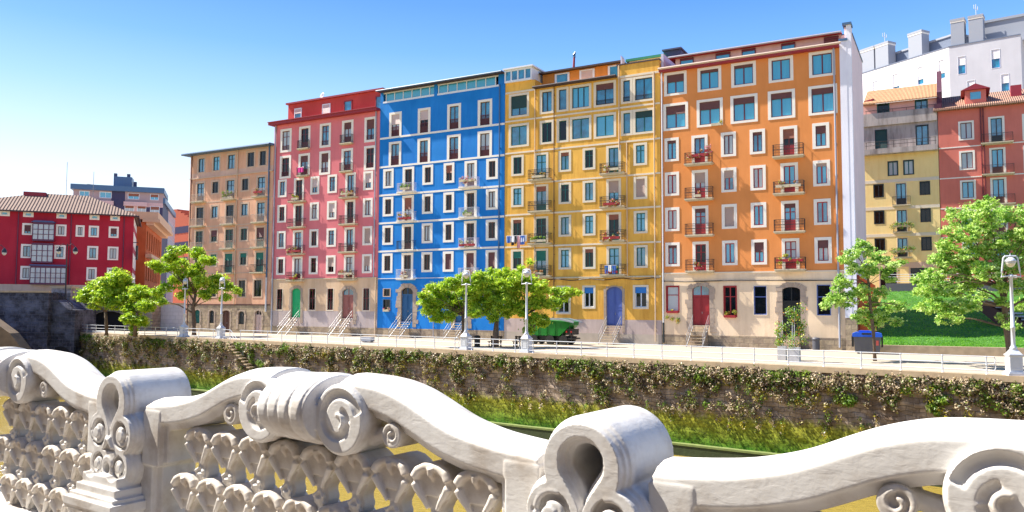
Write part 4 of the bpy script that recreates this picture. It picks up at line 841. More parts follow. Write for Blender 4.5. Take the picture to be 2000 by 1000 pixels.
M['orangetile'] = tilemat('orange_roof_tiles', (.50, .24, .10), (.72, .42, .22), 2.2); rf = MB(); rf.poly([(-7.6, -.5, 26.95), (.0, -.5, 26.95), (.0, 6, 28.6 + 1.4), (-7.6, 6, 28.6 + 1.4)]); rf.poly([(-7.6, -.5, 26.8), (-7.6, 6, 26.8), (-7.6, 6, 30), (-7.6, -.5, 26.95)]); rf.poly([(0, -.5, 26.95), (-7.6, -.5, 26.95), (-7.6, -.5, 26.8), (0, -.5, 26.8)])
B.part('roof', rf, M['orangetile']); B.part('roof_verge', MB().prism([(-7.6, 27.0), (-6.9, 27.0), (-6.5, 27.7), (-7.6, 27.5)], .5, 3), M['redeave'])
B.wall()
M['darkwall'] = plain('dark_maroon_wall', (.075, .02, .04), .9, var=.4, scale=2)
pm = [plaster('brick_red_render', (.68, .19, .14), (.8, .7, .7), .3, .07), darkroom]
B = Bld('apartment_building', 'brick red apartment building with white bands and tiled roof at the right edge', PFr, 0, 20, 2, 25.4, 10, pm, lambda x, z: 0)
for c0, c1 in ((2.1, 3.3), (10.5, 11.7)):
    for zt in (23.8, 20.5, 17.25, 14.1, 10.9): B.win(c0 - .15, c1 + .15, zt - 2.0, zt + .12, 'c' if zt < 18 else 'p', .2, .18, jm='maroon' if zt > 18 else 'brown')
for c0, c1 in ((4.8, 6.3), (7.9, 9.4), (13, 14.5)):
    for k, zt in enumerate((24.0, 20.6, 17.35, 14.2, 11.0)):
        B.win(c0, c1, zt - 2.75, zt + .1, 'gcc'[k % 3], .22, .18, jm='darkj' if k == 0 else 'brown', door=True)
        if c0 != 7.9: B.balcony((c0 + c1) / 2, zt - 2.75, 3.0, .6, 'plain', .95)
for z in (21.15, 17.75, 14.4, 11.2): B.band(z, .12, 'white', y=-.03)
M['redtile'] = tilemat('brown_roof_tiles', (.28, .13, .09), (.50, .30, .20), 1.6); rf = MB(); rf.poly([(-.4, -.7, 25.45), (20, -.7, 25.45), (20, 6, 28.2), (-.4, 6, 28.2)]); rf.poly([(20, -.7, 25.45), (-.4, -.7, 25.45), (-.4, -.7, 25.25), (20, -.7, 25.25)]); rf.poly([(-.4, -.7, 25.25), (20, -.7, 25.25), (20, 0, 25.25), (-.4, 0, 25.25)][::-1])
B.part('roof', rf, M['redtile'])
B.part('dormer', MB().box((2.7, .3, 25.8), (4.7, 4, 27.4)), pm[0]); B.part('dormer_roof', MB().prism([(2.3, 27.35), (5.1, 27.35), (3.7, 28.0)], .0, 4.2), M['redeave']); B.part('dormer_window', MB().box((3.2, .25, 26.3), (4.2, .31, 27.1)), M['gcurt'])
B.part('party_wall', MB().prism([(-.3, 25.4), (.4, 25.4)] + [(.4, 26)] + [(-.3, 26)], -.6, 1), M['darkwall'])
dv = MB(); dv.poly([(-.05, -.4, 25.5), (-.05, 9, 25.5), (-.05, 9, 30.8), (-.05, 5.5, 31.3), (-.05, 1.4, 28.0), (-.05, -.4, 27.4)][::-1]); dv.poly([(.45, -.4, 25.5), (.45, 9, 25.5), (.45, 9, 30.8), (.45, 5.5, 31.3), (.45, 1.4, 28.0), (.45, -.4, 27.4)])
dv.poly([(-.05, -.4, 25.5), (.45, -.4, 25.5), (.45, -.4, 27.4), (-.05, -.4, 27.4)]); dv.poly([(-.05, -.4, 27.4), (.45, -.4, 27.4), (.45, 1.4, 28), (-.05, 1.4, 28)]); dv.poly([(-.05, 1.4, 28), (.45, 1.4, 28), (.45, 5.5, 31.3), (-.05, 5.5, 31.3)]); dv.poly([(-.05, 5.5, 31.3), (.45, 5.5, 31.3), (.45, 9, 30.8), (-.05, 9, 30.8)])
B.part('gable_wall', dv, M['darkwall']); B.part('chimney', MB().box((7.1, 2, 26.4), (8.1, 3, 27.8)), M['redeave'])
B.pipe(4.1, 5, 25.2, 'maroon', .06); B.pipe(4.35, 5, 25.2, 'maroon', .06); B.wall()

# white modern block on the hill
M['modwhite'] = plaster('white_modern_render', (.80, .78, .80), (.9, .9, .9), .2, .03); M['modshade'] = plaster('shaded_white_render', (.52, .51, .54), (.9, .9, .9), .3, .05); M['modgrey'] = plain('blue_grey_chimney', (.13, .16, .23), .7); M['modmid'] = plain('light_grey_render', (.30, .32, .37), .7)  # right-hand facade gets a greyer copy of the white, shade in its colour
C0 = at(1853, 95, 125)
WRf = Frame(51.9, C0); WRf.O.z = 0; WLf = Frame(26.7, C0); WLf.O.z = 0
for fr, a, b, lab, wins, chs in ((WRf, 0, 9.75, 'white modern block on the hill, its blank right-hand facade in shade-grey colour', ((1.2, 2.3, 40.4, 43.3), (5.8, 7.0, 40.5, 43.5), (2.4, 3.5, 36.6, 39.2), (7.0, 8.1, 36.5, 39.4)), ((.3, 2.2), (2.8, 4.8))),
                            (WLf, -17.5, 0, 'white modern block on the hill, its sunlit left-hand facade with shuttered slots', ((-14.3, -13.2, 40.5, 43.1), (-10.3, -9.0, 40.2, 43.3), (-5.6, -4.5, 40.3, 43.3), (-1.8, -.7, 40.3, 43.4)), ((-17.0, -14.2), (-13.9, -11.3), (-7.4, -4.9)))):
    B = Bld('modern_apartment_block', lab, fr, a, b, 8, 45.1, 10 if fr is WRf else 9, [M['modwhite'], darkroom], lambda x, z: 0)
    if fr is WRf: B.mats = [M['modshade'], darkroom]
    for w_ in wins: B.win(*w_, 'g', .05, sm='whitej', jm='greyblue', leaf=1, shm='shwhite', sh=.5 if fr is WRf else .72, sb=.05)
    B.part('parapet', MB().box((a, -.08, 45.1), (b, .3, 45.25)), M['modgrey'])
    for c in chs: B.part('chimney', MB().box((c[0], .3, 45.1), (c[1], 2.2, 49.0)).box((c[0] - .08, .2, 49.25), (c[1] + .08, 2.3, 49.6)), M['modmid']); B.part('chimney_band', MB().box((c[0] - .04, .25, 49.0), (c[1] + .04, 2.25, 49.25)), M['white'])
    if fr is WRf: B.part('rooftop_box', MB().box((4.4, 3, 45.1), (16, 9, 48.8)).box((4.2, 2.8, 48.8), (16, 9, 49.2)), M['modmid'])
    else: B.part('rooftop_box', MB().box((-15, 2.4, 45.1), (-.2, 8, 47.6)), M['modgrey']); B.part('rooftop_cap', MB().box((-15.2, 2.2, 47.6), (0, 8, 47.9)), M['modmid'])
    B.wall()
for q_, lab in ((WLf.w(-12.6, 1.2, 49.6), 'small white roof antenna on the leftmost chimneys of the white block'), (WRf.w(3.8, 1.2, 49.6), 'small white roof antenna on the tall chimneys of the white block')):
    t = empty('roof_antenna', q_, .6, lab, 'antenna')
    MB().tube([(0, 0, 0), (0, 0, 2.0)], .05, 6).build('mast', M['wiron'], t); MB().tube([(-.6, 0, 1.2), (.6, 0, 1.2)], .05, 6).tube([(-.6, 0, 1.2), (-.6, 0, 1.8)], .05, 6).tube([(.6, 0, 1.2), (.6, 0, 1.8)], .05, 6).build('crossbar', M['wiron'], t)

# grass bank, kerb, terrace and steps on the right
M['grass'] = plain('grass_turf', (.045, .15, .015), .9, var=.5, scale=4, bump=.6)
g = MB(); nxg, nyg = 60, 28; X = np.linspace(1.4, 60, nxg); Y = np.linspace(0, 1, nyg)
def bank(x, v):
    y0 = -2.65 + (x - 2.9) * .1; y = y0 + v * (28.5 - y0)
    return x, y, .5 + 5.1 * (v ** .9) + .08 * math.sin(x * 1.3) * math.sin(y)
for v in Y:
    for x in X: g.v.append(tuple(T.w(*bank(x, v))))
for j in range(nyg - 1):
    for i in range(nxg - 1): g.f.append((j * nxg + i, j * nxg + i + 1, (j + 1) * nxg + i + 1, (j + 1) * nxg + i)); g.m.append(0)
tag(g.build('grass_bank', M['grass'], smooth=True), kind='structure')
g = MB(); g.poly([T.w(1.4, 28, 5.62), T.w(120, 28, 5.62), T.w(120, 300, 5.62), T.w(1.4, 300, 5.62)]); tag(g.build('hill', M['pave']), kind='structure')
np_ = 42000; xv = rng.uniform(1.6, 16, np_); vv = rng.uniform(0, 1, np_) ** 1.6
gp_ = np.array([list(T.w(*bank(a, b))) for a, b in zip(xv, vv)]); gp_[:, 2] += rng.uniform(0, .1, np_)
leaf_cloud('grass_blades', gp_, np.array([0, -.8, .1]), .07, [leafmat('grass_blade', (.09, .30, .015), (.24, .52, .04), .4, .8)], np.zeros(np_), kind='stuff', aspect=.25, spread=.5)
k_ = empty('kerb_wall', T.w(2.9, -3.0, 0), R(-29) + math.atan(.1), 'low buff concrete kerb wall in front of the grass bank', 'wall'); MB().box((-.6, 0, 0), (24, .4, .62)).build('wall', M['copingst'], k_)
tw = empty('terrace_wall', T.w(1.4, 25.2, 4.2), T.rot, 'dark concrete terrace edge with a white railing below the pale yellow building', 'wall')
MB().box((0, 0, 0), (20, .4, 1.8)).build('wall', plain('dark_concrete', (.12, .12, .15), .9, var=.2), tw); rr = MB()
for zz in (2.0, 2.25, 2.5, 2.75): rr.tube([(0, .1, zz), (12, .1, zz)], .03, 6)
rr.build('railing', M['wiron'], tw)
rg = empty('side_gate', T.w(1.0, .5, 0), T.rot, 'rust orange side screen with sloping top beside the blue-lidded container', 'gate')
MB().prism([(-.0, 0), (1.3, 0), (1.3, 5.2), (.1, 6.0), (0, 6.0)], .1, .2).build('panel', plain('rust_orange_paint', (.60, .10, .02), .7, var=.1), rg); MB().box((-.1, -.05, 0), (.12, .25, 6.05)).build('post', plain('rust_red_post', (.25, .04, .015), .7), rg)
sf = at(1905, 590, 66); sg = empty('concrete_stairs', (sf.x, sf.y, 0), R(-50), 'open concrete stairway climbing behind the big tree on the right', 'stairs')
for k in range(10): MB().box((k * .45, -.9, 4.4 - k * .24), (k * .45 + .5, .9, 4.52 - k * .24)).build('stair_step', M['modmid'], sg)
MB().prism([(-.1, 4.3), (4.9, 1.8), (4.9, .2), (4.0, .2), (-.1, 3.9)], -1.0, -.92).prism([(-.1, 4.3), (4.9, 1.8), (4.9, .2), (4.0, .2), (-.1, 3.9)], .92, 1.0).build('stringer', plain('dark_brown_stringer', (.07, .035, .03), .8), sg)

# ================================================================ trees
bark = plain('tree_bark', (.16, .11, .075), .95, var=.5, scale=6, bump=.9)
LF = [leafmat('fresh_green_leaves', (.30, .50, .02), (.54, .68, .05), .48, 1.2), leafmat('mid_leaves', (.15, .32, .015), (.32, .50, .03), .45, 1.2), leafmat('yellow_green_leaves', (.46, .62, .04), (.66, .76, .09), .48, 1.2)]  # three leaf greens, mixed at random through each crown
LR = [leafmat('grey_green_leaves', (.32, .54, .06), (.56, .74, .17), .45, 1.2), leafmat('deep_green_leaves', (.10, .28, .02), (.22, .44, .05), .42, 1.2), leafmat('pale_new_leaves', (.50, .70, .18), (.70, .83, .34), .42, 1.2)]
def tree(base, label, trunk, limbs, blobs, size, dens, mats, group, spread=.5, r0_=.22):
    if mats is LF: blobs = [(x, y, r_ * 1.04) for x, y, r_ in blobs]; dens *= 1.35
    if mats is LR: blobs = [(x, y, r_ * 1.42) for x, y, r_ in blobs]; dens *= .75
    """base (px,py) on the ground; trunk/limbs/blobs measured in the photo and set at the tree's own depth"""
    b0 = G(*base); D = b0.y; t = empty('tree', b0, 0, label, 'tree', group)
    k = MB(); tp = [at(px, py, D) - b0 for px, py in trunk]; n_ = len(tp)
    pts_ = [Vector((0, 0, -.1))] + tp
    k.tube(pts_, [r0_ * 1.25] + [r0_ * (1 - .5 * i / n_) for i in range(n_)], 10)
    C_ = []
    for (px, py, rp) in blobs:
        rr_ = rp * D / FPX; y = random.uniform(-1, 1) * spread; p = at(px, py, D + y) - b0; C_.append((p, rr_))
    for lb in limbs:
        q = [at(px, py, D + dy) - b0 for px, py, dy in lb]; r_ = r0_ * .45
        k.tube(q, [r_ * (1 - .75 * i / (len(q) - 1)) for i in range(len(q))], 7)
    top = tp[-1]
    for p, rr_ in C_:
        s_ = min(pts_[1:], key=lambda v: (v - p).length + max(0, v.z - p.z) * 2); mid = s_.lerp(p, .55) + Vector((0, 0, .25 * (p - s_).length * .3))
        k.tube([s_, mid, p], [r0_ * .24, r0_ * .13, .02], 5)
    k.build('trunk', bark, t, True)
    P_, I_ = [], []
    for p, rr_ in C_:
        ncl = max(6, int(dens * rr_ * rr_ * 60))
        for _ in range(ncl):
            d = Vector(rng.normal(size=3)).normalized(); rad = rr_ * random.uniform(.25, 1.08) ** .6; c = p + Vector((d.x * rad, d.y * rad * 1.1, d.z * rad * .8))
            cr_ = random.uniform(.12, .26) * (size / .1); up = c.z - p.z
            w_ = random.choices((0, 1, 2), (5, 3, 3))[0]
            for _ in range(26):
                e_ = Vector(rng.normal(size=3)) * cr_ * .62; e_.z *= .55
                P_.append(c + e_); I_.append(w_ if random.random() < .7 else random.randrange(3))
    leaf_cloud('crown', np.array([list(p) for p in P_]), np.array([-.25, -.3, .75]), size, mats, I_, t, aspect=.55, spread=.75)
    return t
GT = 'young leafy trees along the promenade'
tree((906, 677), 'leafy tree with its trunk right behind the lamp of the blue house', [(906, 650), (905, 615)], [], [(835, 588, 17), (850, 600, 18), (862, 572, 20), (880, 556, 18), (905, 547, 16), (852, 618, 14), (885, 590, 24), (908, 600, 20), (878, 617, 14), (915, 565, 20), (835, 607, 10), (828, 575, 8), (845, 562, 10)], .12, 1.0, LF, GT, 1.4, .2)
tree((968, 678), 'leafy tree with bare straight trunk midway between two lamps', [(968, 650), (970, 620)], [], [(938, 545, 18), (965, 540, 20), (950, 570, 24), (985, 560, 24), (975, 590, 24), (942, 600, 20), (1002, 582, 20), (962, 618, 12), (990, 536, 16), (925, 580, 16), (925, 612, 12)], .12, 1.0, LF, GT, 1.5, .24)
tree((1030, 677), 'leafy tree right beside the green tipper', [(1030, 650), (1028, 615)], [], [(1008, 540, 16), (1030, 555, 22), (1055, 562, 18), (1085, 572, 15), (1108, 572, 13), (1130, 571, 7), (1045, 590, 22), (1078, 592, 17), (1040, 622, 14), (1060, 626, 13), (1015, 605, 18), (1034, 645, 9), (1100, 584, 9), (1018, 523, 7), (1035, 512, 4), (990, 612, 12)], .12, 1.0, LF, GT, 1.5, .24)
tree((208, 654), 'farthest left leafy tree against the crimson town house', [(208, 640), (206, 610)], [], [(168, 572, 14), (190, 560, 17), (215, 550, 18), (236, 540, 14), (162, 586, 9), (200, 580, 18), (230, 570, 18), (252, 560, 10), (186, 596, 11), (218, 596, 12), (226, 530, 7), (246, 545, 9)], .15, .8, LF, GT, 1.8, .2)
tree((264, 656), 'drooping leafy tree whose branches hang down to the railing, second from the left', [(264, 640), (268, 612)], [], [(245, 585, 16), (270, 572, 18), (295, 578, 16), (286, 598, 16), (258, 604, 17), (250, 622, 12), (276, 626, 13), (264, 638, 8), (310, 570, 10), (316, 590, 8), (262, 650, 5)], .15, .8, LF, GT, 1.6, .2)
tree((379, 656), 'spreading tree with visible trunk in front of the peach house', [(379, 630), (377, 600), (382, 575)], [[(378, 612, 0), (350, 596, -.4), (322, 588, -.8)], [(378, 600, 0), (400, 570, .5), (440, 556, .8)], [(380, 590, 0), (352, 545, .3), (330, 515, .5)]],
     [(330, 503, 13), (355, 490, 11), (385, 494, 13), (404, 510, 13), (350, 520, 17), (380, 530, 17), (318, 524, 12), (300, 516, 9), (395, 550, 15), (425, 545, 13), (446, 560, 11), (462, 568, 7), (368, 562, 15), (345, 545, 14), (328, 560, 10), (440, 580, 8), (400, 576, 11), (355, 577, 9), (335, 487, 7), (415, 565, 12)], .15, .8, LF, GT, 1.8, .24)
tree((1709, 705), 'slender tree with airy pale green tufts in front of the blue-lidded container', [(1706, 650), (1700, 600), (1697, 555), (1690, 520)], [[(1699, 560, 0), (1680, 547, .2), (1655, 545, .3)], [(1698, 590, 0), (1730, 592, -.2), (1757, 594, -.3)], [(1693, 530, 0), (1675, 500, 0), (1665, 485, .1)]],
     [(1664, 498, 11), (1688, 488, 13), (1716, 505, 13), (1698, 526, 15), (1668, 524, 11), (1640, 545, 9), (1738, 545, 8), (1628, 585, 12), (1612, 598, 7), (1655, 583, 14), (1682, 568, 12), (1702, 590, 12), (1686, 618, 14), (1706, 636, 9), (1718, 615, 12), (1742, 598, 10), (1762, 597, 7), (1752, 628, 8), (1652, 555, 8), (1722, 572, 9), (1745, 520, 8), (1680, 474, 6), (1650, 510, 8), (1636, 560, 8), (1730, 530, 7), (1760, 512, 5)], .085, 2.3, LR, GT, 1.0, .11)
tree((1977, 716), 'large broad tree with pale green crown beside the nearest lamp', [(1972, 680), (1966, 640), (1962, 600), (1955, 560)], [[(1963, 600, 0), (1940, 575, .3), (1900, 560, .6)], [(1960, 590, 0), (1975, 540, 0), (1985, 500, -.3)], [(1957, 565, 0), (1948, 530, .2), (1925, 480, .5)], [(1962, 610, 0), (1990, 590, -.3), (2020, 580, -.4)]],
     [(1930, 402, 16), (1902, 412, 15), (1873, 430, 15), (1950, 420, 18), (1988, 422, 17), (1858, 415, 8), (1920, 440, 22), (1886, 458, 19), (1852, 480, 16), (1836, 508, 14), (1818, 538, 14), (1792, 542, 9), (1802, 568, 14), (1832, 560, 20), (1858, 520, 20), (1872, 560, 20), (1900, 500, 22), (1940, 480, 22), (1980, 470, 21), (2012, 450, 20), (1900, 540, 20), (1930, 530, 18), (1970, 515, 16), (2002, 520, 18), (1850, 598, 17), (1820, 598, 14), (1800, 602, 8), (1880, 598, 17), (1903, 588, 12), (1840, 622, 9), (1868, 622, 8), (1958, 560, 10), (1990, 560, 14), (1960, 590, 9), (1985, 600, 12), (1962, 622, 10), (1976, 636, 8), (2012, 590, 16), (2015, 490, 24), (2040, 430, 22), (2045, 540, 24), (1845, 450, 8), (1912, 575, 10)], .085, 2.0, LR, GT, 1.6, .2)

# ================================================================ near balustrade and terrace
BO = ray(1135, 850); BO = Vector((0, 0, 0)) + BO * (3.0 / BO.y); TZ = EYE - 1.67
BF = Frame(55, (BO.x, BO.y, 0))
m, n, l, b = newmat('white_masonry_paint'); b.inputs['Roughness'].default_value = .62; b.inputs['Specular IOR Level'].default_value = .35
tc = n.new('ShaderNodeTexCoord')
n1 = n.new('ShaderNodeTexNoise'); n1.inputs['Scale'].default_value = 4; n1.inputs['Detail'].default_value = 8; n1.inputs['Roughness'].default_value = .6; l.new(tc.outputs['Object'], n1.inputs['Vector'])
r1 = ramp(n, [(.32, (.42, .37, .32)), (.5, (.60, .575, .545)), (.7, (.68, .665, .645))]); l.new(n1.outputs['Fac'], r1.inputs[0]); l.new(r1.outputs[0], b.inputs['Base Color'])
n2 = n.new('ShaderNodeTexNoise'); n2.inputs['Scale'].default_value = 38; n2.inputs['Detail'].default_value = 6; l.new(tc.outputs['Object'], n2.inputs['Vector'])
mpb = n.new('ShaderNodeMapping'); mpb.inputs['Scale'].default_value = (9, 9, 20); l.new(tc.outputs['Object'], mpb.inputs[0])
n3 = n.new('ShaderNodeTexNoise'); n3.inputs['Scale'].default_value = 1.6; n3.inputs['Detail'].default_value = 5; n3.inputs['Distortion'].default_value = .6; l.new(mpb.outputs[0], n3.inputs['Vector'])
am_ = n.new('ShaderNodeMath'); am_.operation = 'MULTIPLY_ADD'; am_.inputs[1].default_value = .45; l.new(n2.outputs['Fac'], am_.inputs[0]); l.new(n3.outputs['Fac'], am_.inputs[2])
bp = n.new('ShaderNodeBump'); bp.inputs['Strength'].default_value = .6; bp.inputs['Distance'].default_value = .0032; l.new(am_.outputs[0], bp.inputs['Height']); l.new(bp.outputs[0], b.inputs['Normal'])
WP = m
WB = m.copy(); WB.name = 'tan_baluster_paint'  # copy of the paint in slightly warmer tan tones
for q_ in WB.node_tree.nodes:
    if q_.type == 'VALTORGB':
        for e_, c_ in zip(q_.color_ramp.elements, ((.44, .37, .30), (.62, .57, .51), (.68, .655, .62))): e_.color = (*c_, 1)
def disc(mb, x, z, r_, y0, y1, n_=40, sx=1.): mb.prism([(x + r_ * sx * math.cos(2 * math.pi * i / n_), z + r_ * math.sin(2 * math.pi * i / n_)) for i in range(n_)], y0, y1); return mb
def carve(mb, voxel, cut=None, smooth=3, extra=None, fac=.5):
    def tmp(m_):
        me = m_.mesh('tmp', WP); bm = bmesh.new(); bm.from_mesh(me); bmesh.ops.recalc_face_normals(bm, faces=bm.faces); bm.to_mesh(me); bm.free()
        o = bpy.data.objects.new('tmp', me); COL.objects.link(o); return o
    o = tmp(mb); q = o.modifiers.new('r', 'REMESH'); q.mode = 'VOXEL'; q.voxel_size = voxel; objs = [o]
    if cut:
        c = tmp(cut); qc = c.modifiers.new('r', 'REMESH'); qc.mode = 'VOXEL'; qc.voxel_size = voxel; objs.append(c)
        bq = o.modifiers.new('b', 'BOOLEAN'); bq.operation = 'DIFFERENCE'; bq.object = c; bq.solver = 'EXACT'
    if extra:
        c = tmp(extra); qc = c.modifiers.new('r', 'REMESH'); qc.mode = 'VOXEL'; qc.voxel_size = voxel; objs.append(c)
        bq = o.modifiers.new('b', 'BOOLEAN'); bq.operation = 'UNION'; bq.object = c; bq.solver = 'EXACT'
    if cut or extra: q = o.modifiers.new('r2', 'REMESH'); q.mode = 'VOXEL'; q.voxel_size = voxel * 1.03
    s_ = o.modifiers.new('s', 'SMOOTH'); s_.iterations = smooth; s_.factor = fac
    bpy.context.view_layer.update(); dg = bpy.context.evaluated_depsgraph_get()
    me = bpy.data.meshes.new_from_object(o.evaluated_get(dg)); me.materials.clear(); me.materials.append(WP)
    me.polygons.foreach_set('use_smooth', [True] * len(me.polygons))
    for x in objs: bpy.data.objects.remove(x)
    return me
def spiral(mb, x, z, ra, rb, turns, a0, rt, y, sgn=1, n_=44, ta=1.):
    P_ = []
    for i in range(n_ + 1):
        t_ = i / n_; a = a0 + sgn * turns * 2 * math.pi * t_; r_ = ra + (rb - ra) * t_; P_.append((x + r_ * math.cos(a), y, z + r_ * math.sin(a)))
    mb.tube(P_, [rt * (1 - (1 - ta) * i / n_) for i in range(n_ + 1)], 8); return mb

# post: keyhole roll on top, two pairs of volutes, stepped plinth, shaft (x across, y away, z from eye level)
a = MB()
for r_, y in ((.19, .05), (.178, .028), (.165, .0)):
    disc(a, 0, -.605, r_, y, .43, 56); a.box((-r_ * .93, y, -.68), (r_ * .93, .43, -.6))
a.box((-.15, .02, -.95), (.15, .42, -.62))
for s_ in (-1, 1):
    for r_, y in ((.142, .05), (.13, .025), (.118, .0)): disc(a, s_ * .125, -.79, r_, y, .42, 44)
    for r_, y in ((.125, .05), (.113, .02), (.1, .0)): disc(a, s_ * .118, -.985, r_, y, .42, 40)
disc(a, 0, -.99, .06, -.01, .3, 24); a.box((-.1, .0, -1.06), (.1, .4, -.9))
a.box((-.2, -.05, -1.10), (.2, .46, -1.035)); a.box((-.225, -.075, -1.15), (.225, .485, -1.095))
a.box((-.25, -.10, -1.175), (.25, .51, -1.145)); a.box((-.275, -.125, -1.225), (.275, .535, -1.17)); a.box((-.262, -.112, -1.25), (.262, .522, -1.22))
a.box((-.2, -.04, -1.69), (.2, .44, -1.24))
c = MB()
tear = lambda k, dz=0.: [(k * .098 * math.sin(t_) * (1 if math.cos(t_) > -.2 else max(.16, 1 - (-.2 - math.cos(t_)) * 1.25)), -.585 + dz + (k * .095 * math.cos(t_) if math.cos(t_) > 0 else k * .20 * math.cos(t_))) for t_ in [2 * math.pi * i / 48 for i in range(48)]]
c.prism(tear(1.), -.05, .022); c.prism(tear(.84), -.05, .05); c.prism(tear(.66), -.05, .27)
for s_ in (-1, 1): disc(c, s_ * .130, -.79, .088, -.05, .03, 36); disc(c, s_ * .122, -.985, .074, -.05, .028, 32)
disc(c, 0, -1.0, .033, -.06, .06, 20)
x_ = MB()
for s_ in (-1, 1):
    spiral(x_, s_ * .130, -.79, .088, .03, 1.15, math.pi / 2 + (.4 if s_ > 0 else -.4), .015, .012, -s_); disc(x_, s_ * .134, -.797, .034, -.012, .05, 20)
    spiral(x_, s_ * .122, -.985, .074, .026, 1.15, math.pi / 2, .012, .01, -s_); disc(x_, s_ * .126, -.99, .028, -.01, .05, 18)
    x_.tube([(s_ * .02, .03, -.79), (s_ * .012, .0, -.83), (s_ * .05, -.002, -.88)], [.018, .022, .012], 8)
spiral(x_, 0, -.985, .05, .05, .5, 0, .012, .0, 1)
post_me = carve(a, .005, c, 1, x_)

bal = empty('balustrade', BF.w(0, 0, TZ), BF.rot, 'ornate white painted balustrade with scrolled posts and S-curved handrails in the foreground', 'balustrade')
def place(me, name, x, z=1.67, parent=None, y=0):
    o = bpy.data.objects.new(name, me); COL.objects.link(o); o.parent = parent or bal; o.location = (x, y, z); return o
SP = 3.31
for x in (0, -SP, -2 * SP, SP): place(post_me, 'post', x + (-.005), y=-.0)

# handrail: S-curve profile swept from post to post
DX = [0, .2, .35, .5, .64, .75, .88, 1.0, 1.1, 1.24, 1.40, 1.45]; DZ = [-.376, -.376, -.378, -.385, -.42, -.465, -.525, -.56, -.582, -.598, -.612, -.614]
def zr(x): return float(np.interp(abs(x), DX, DZ))
xs = np.linspace(-1.41, 1.41, 150)
zsm = np.array([zr(v) for v in xs]); kk = np.hanning(13); kk /= kk.sum(); zsm = np.convolve(np.pad(zsm, 6, mode='edge'), kk, 'valid')
prof = [(.08, -.105), (.08, -.008), (.092, .0), (.14, .022), (.2, .036), (.27, .036), (.34, .02), (.38, .0), (.395, -.02), (.395, -.105), (.37, -.112), (.35, -.15), (.125, -.15), (.115, -.135), (.105, -.112)]
def sweep(x0, x1):
    a = MB(); idx = [i for i in range(len(xs)) if x0 <= xs[i] <= x1]; np_ = len(prof)
    for i in idx:
        # profile stays square to the curve: shear the x position with the slope
        sl_ = (zsm[min(i + 1, len(xs) - 1)] - zsm[max(i - 1, 0)]) / (xs[min(i + 1, len(xs) - 1)] - xs[max(i - 1, 0)]); nrm_ = math.sqrt(1 + sl_ * sl_)
        for y, dz in prof: a.v.append((xs[i] - dz * sl_ / nrm_ * .0 + (-dz) * sl_ / nrm_, y, zsm[i] + dz / nrm_))
    for j in range(len(idx) - 1):
        for k in range(np_): q = (k + 1) % np_; a.f.append((j * np_ + k, j * np_ + q, (j + 1) * np_ + q, (j + 1) * np_ + k)); a.m.append(0)
    a.f.append(tuple(range(np_))); a.m.append(0); a.f.append(tuple((len(idx) - 1) * np_ + k for k in reversed(range(np_)))); a.m.append(0); return a
a = sweep(.25, 1.41); a2 = sweep(-1.41, -.25); k_n = len(a.v); a.v += a2.v; a.f += [tuple(i + k_n for i in f_) for f_ in a2.f]; a.m += a2.m
for s_ in (-1, 1):
    a.box((s_ * 1.25, .075, -.96), (s_ * 1.42, .38, -.64)); a.box((s_ * 1.21, .11, -.94), (s_ * 1.3, .35, -.70)); a.box((s_ * 1.27, .12, -1.69), (s_ * 1.36, .34, -.9)); a.box((s_ * 1.33, .09, -1.69), (s_ * 1.45, .37, -.9))
rail_me = carve(a, .0065, None, 1)
# central ornament: ribbed drum between two volutes
a = MB()
for i, xx in enumerate((-.165, -.085, 0.0, .095)):
    k = .97 + .05 * i / 3; nn = 36; y_c, z_c = .20, -.525
    pt = [(math.cos(2 * math.pi * j / nn), math.sin(2 * math.pi * j / nn)) for j in range(nn)]
    for (xa, xb, kk_) in ((xx - .03, xx + .03, k * 1.02), (xx - .05, xx + .05, k * .975)):
        s0_ = len(a.v); a.v += [(xa, y_c + .245 * kk_ * p, z_c + .172 * kk_ * q) for p, q in pt] + [(xb, y_c + .245 * kk_ * p, z_c + .172 * kk_ * q) for p, q in pt]
        a.f.append(tuple(s0_ + j for j in range(nn))); a.m.append(0); a.f.append(tuple(s0_ + nn + j for j in reversed(range(nn)))); a.m.append(0)
        for j in range(nn): q = (j + 1) % nn; a.f.append((s0_ + q, s0_ + j, s0_ + nn + j, s0_ + nn + q)); a.m.append(0)
c = MB()
for s_ in (-1, 1):
    disc(a, s_ * .30, -.548, .170, .055, .395, 56); disc(a, s_ * .30, -.548, .158, .04, .395, 56)
    a.tube([(s_ * .42, .16, -.63), (s_ * .52, .16, -.60), (s_ * .60, .16, -.575)], [.05, .035, .03], 8)
    disc(a, s_ * .60, -.60, .058, .09, .26, 28); disc(c, s_ * .60, -.60, .04, .05, .105, 24)
    spiral(c, s_ * .30, -.548, .135, .05, 1.15, math.pi * (.08 if s_ > 0 else .92), .028, .035, s_, ta=.7)
x_ = MB()
for s_ in (-1, 1): spiral(x_, s_ * .60, -.60, .04, .012, 1.0, math.pi / 2, .009, .095, -s_); spiral(x_, s_ * .30, -.548, .045, .02, .5, -1.2 if s_ > 0 else math.pi + 1.2, .009, .036, s_)
orn_me = carve(a, .005, c, 1, x_)
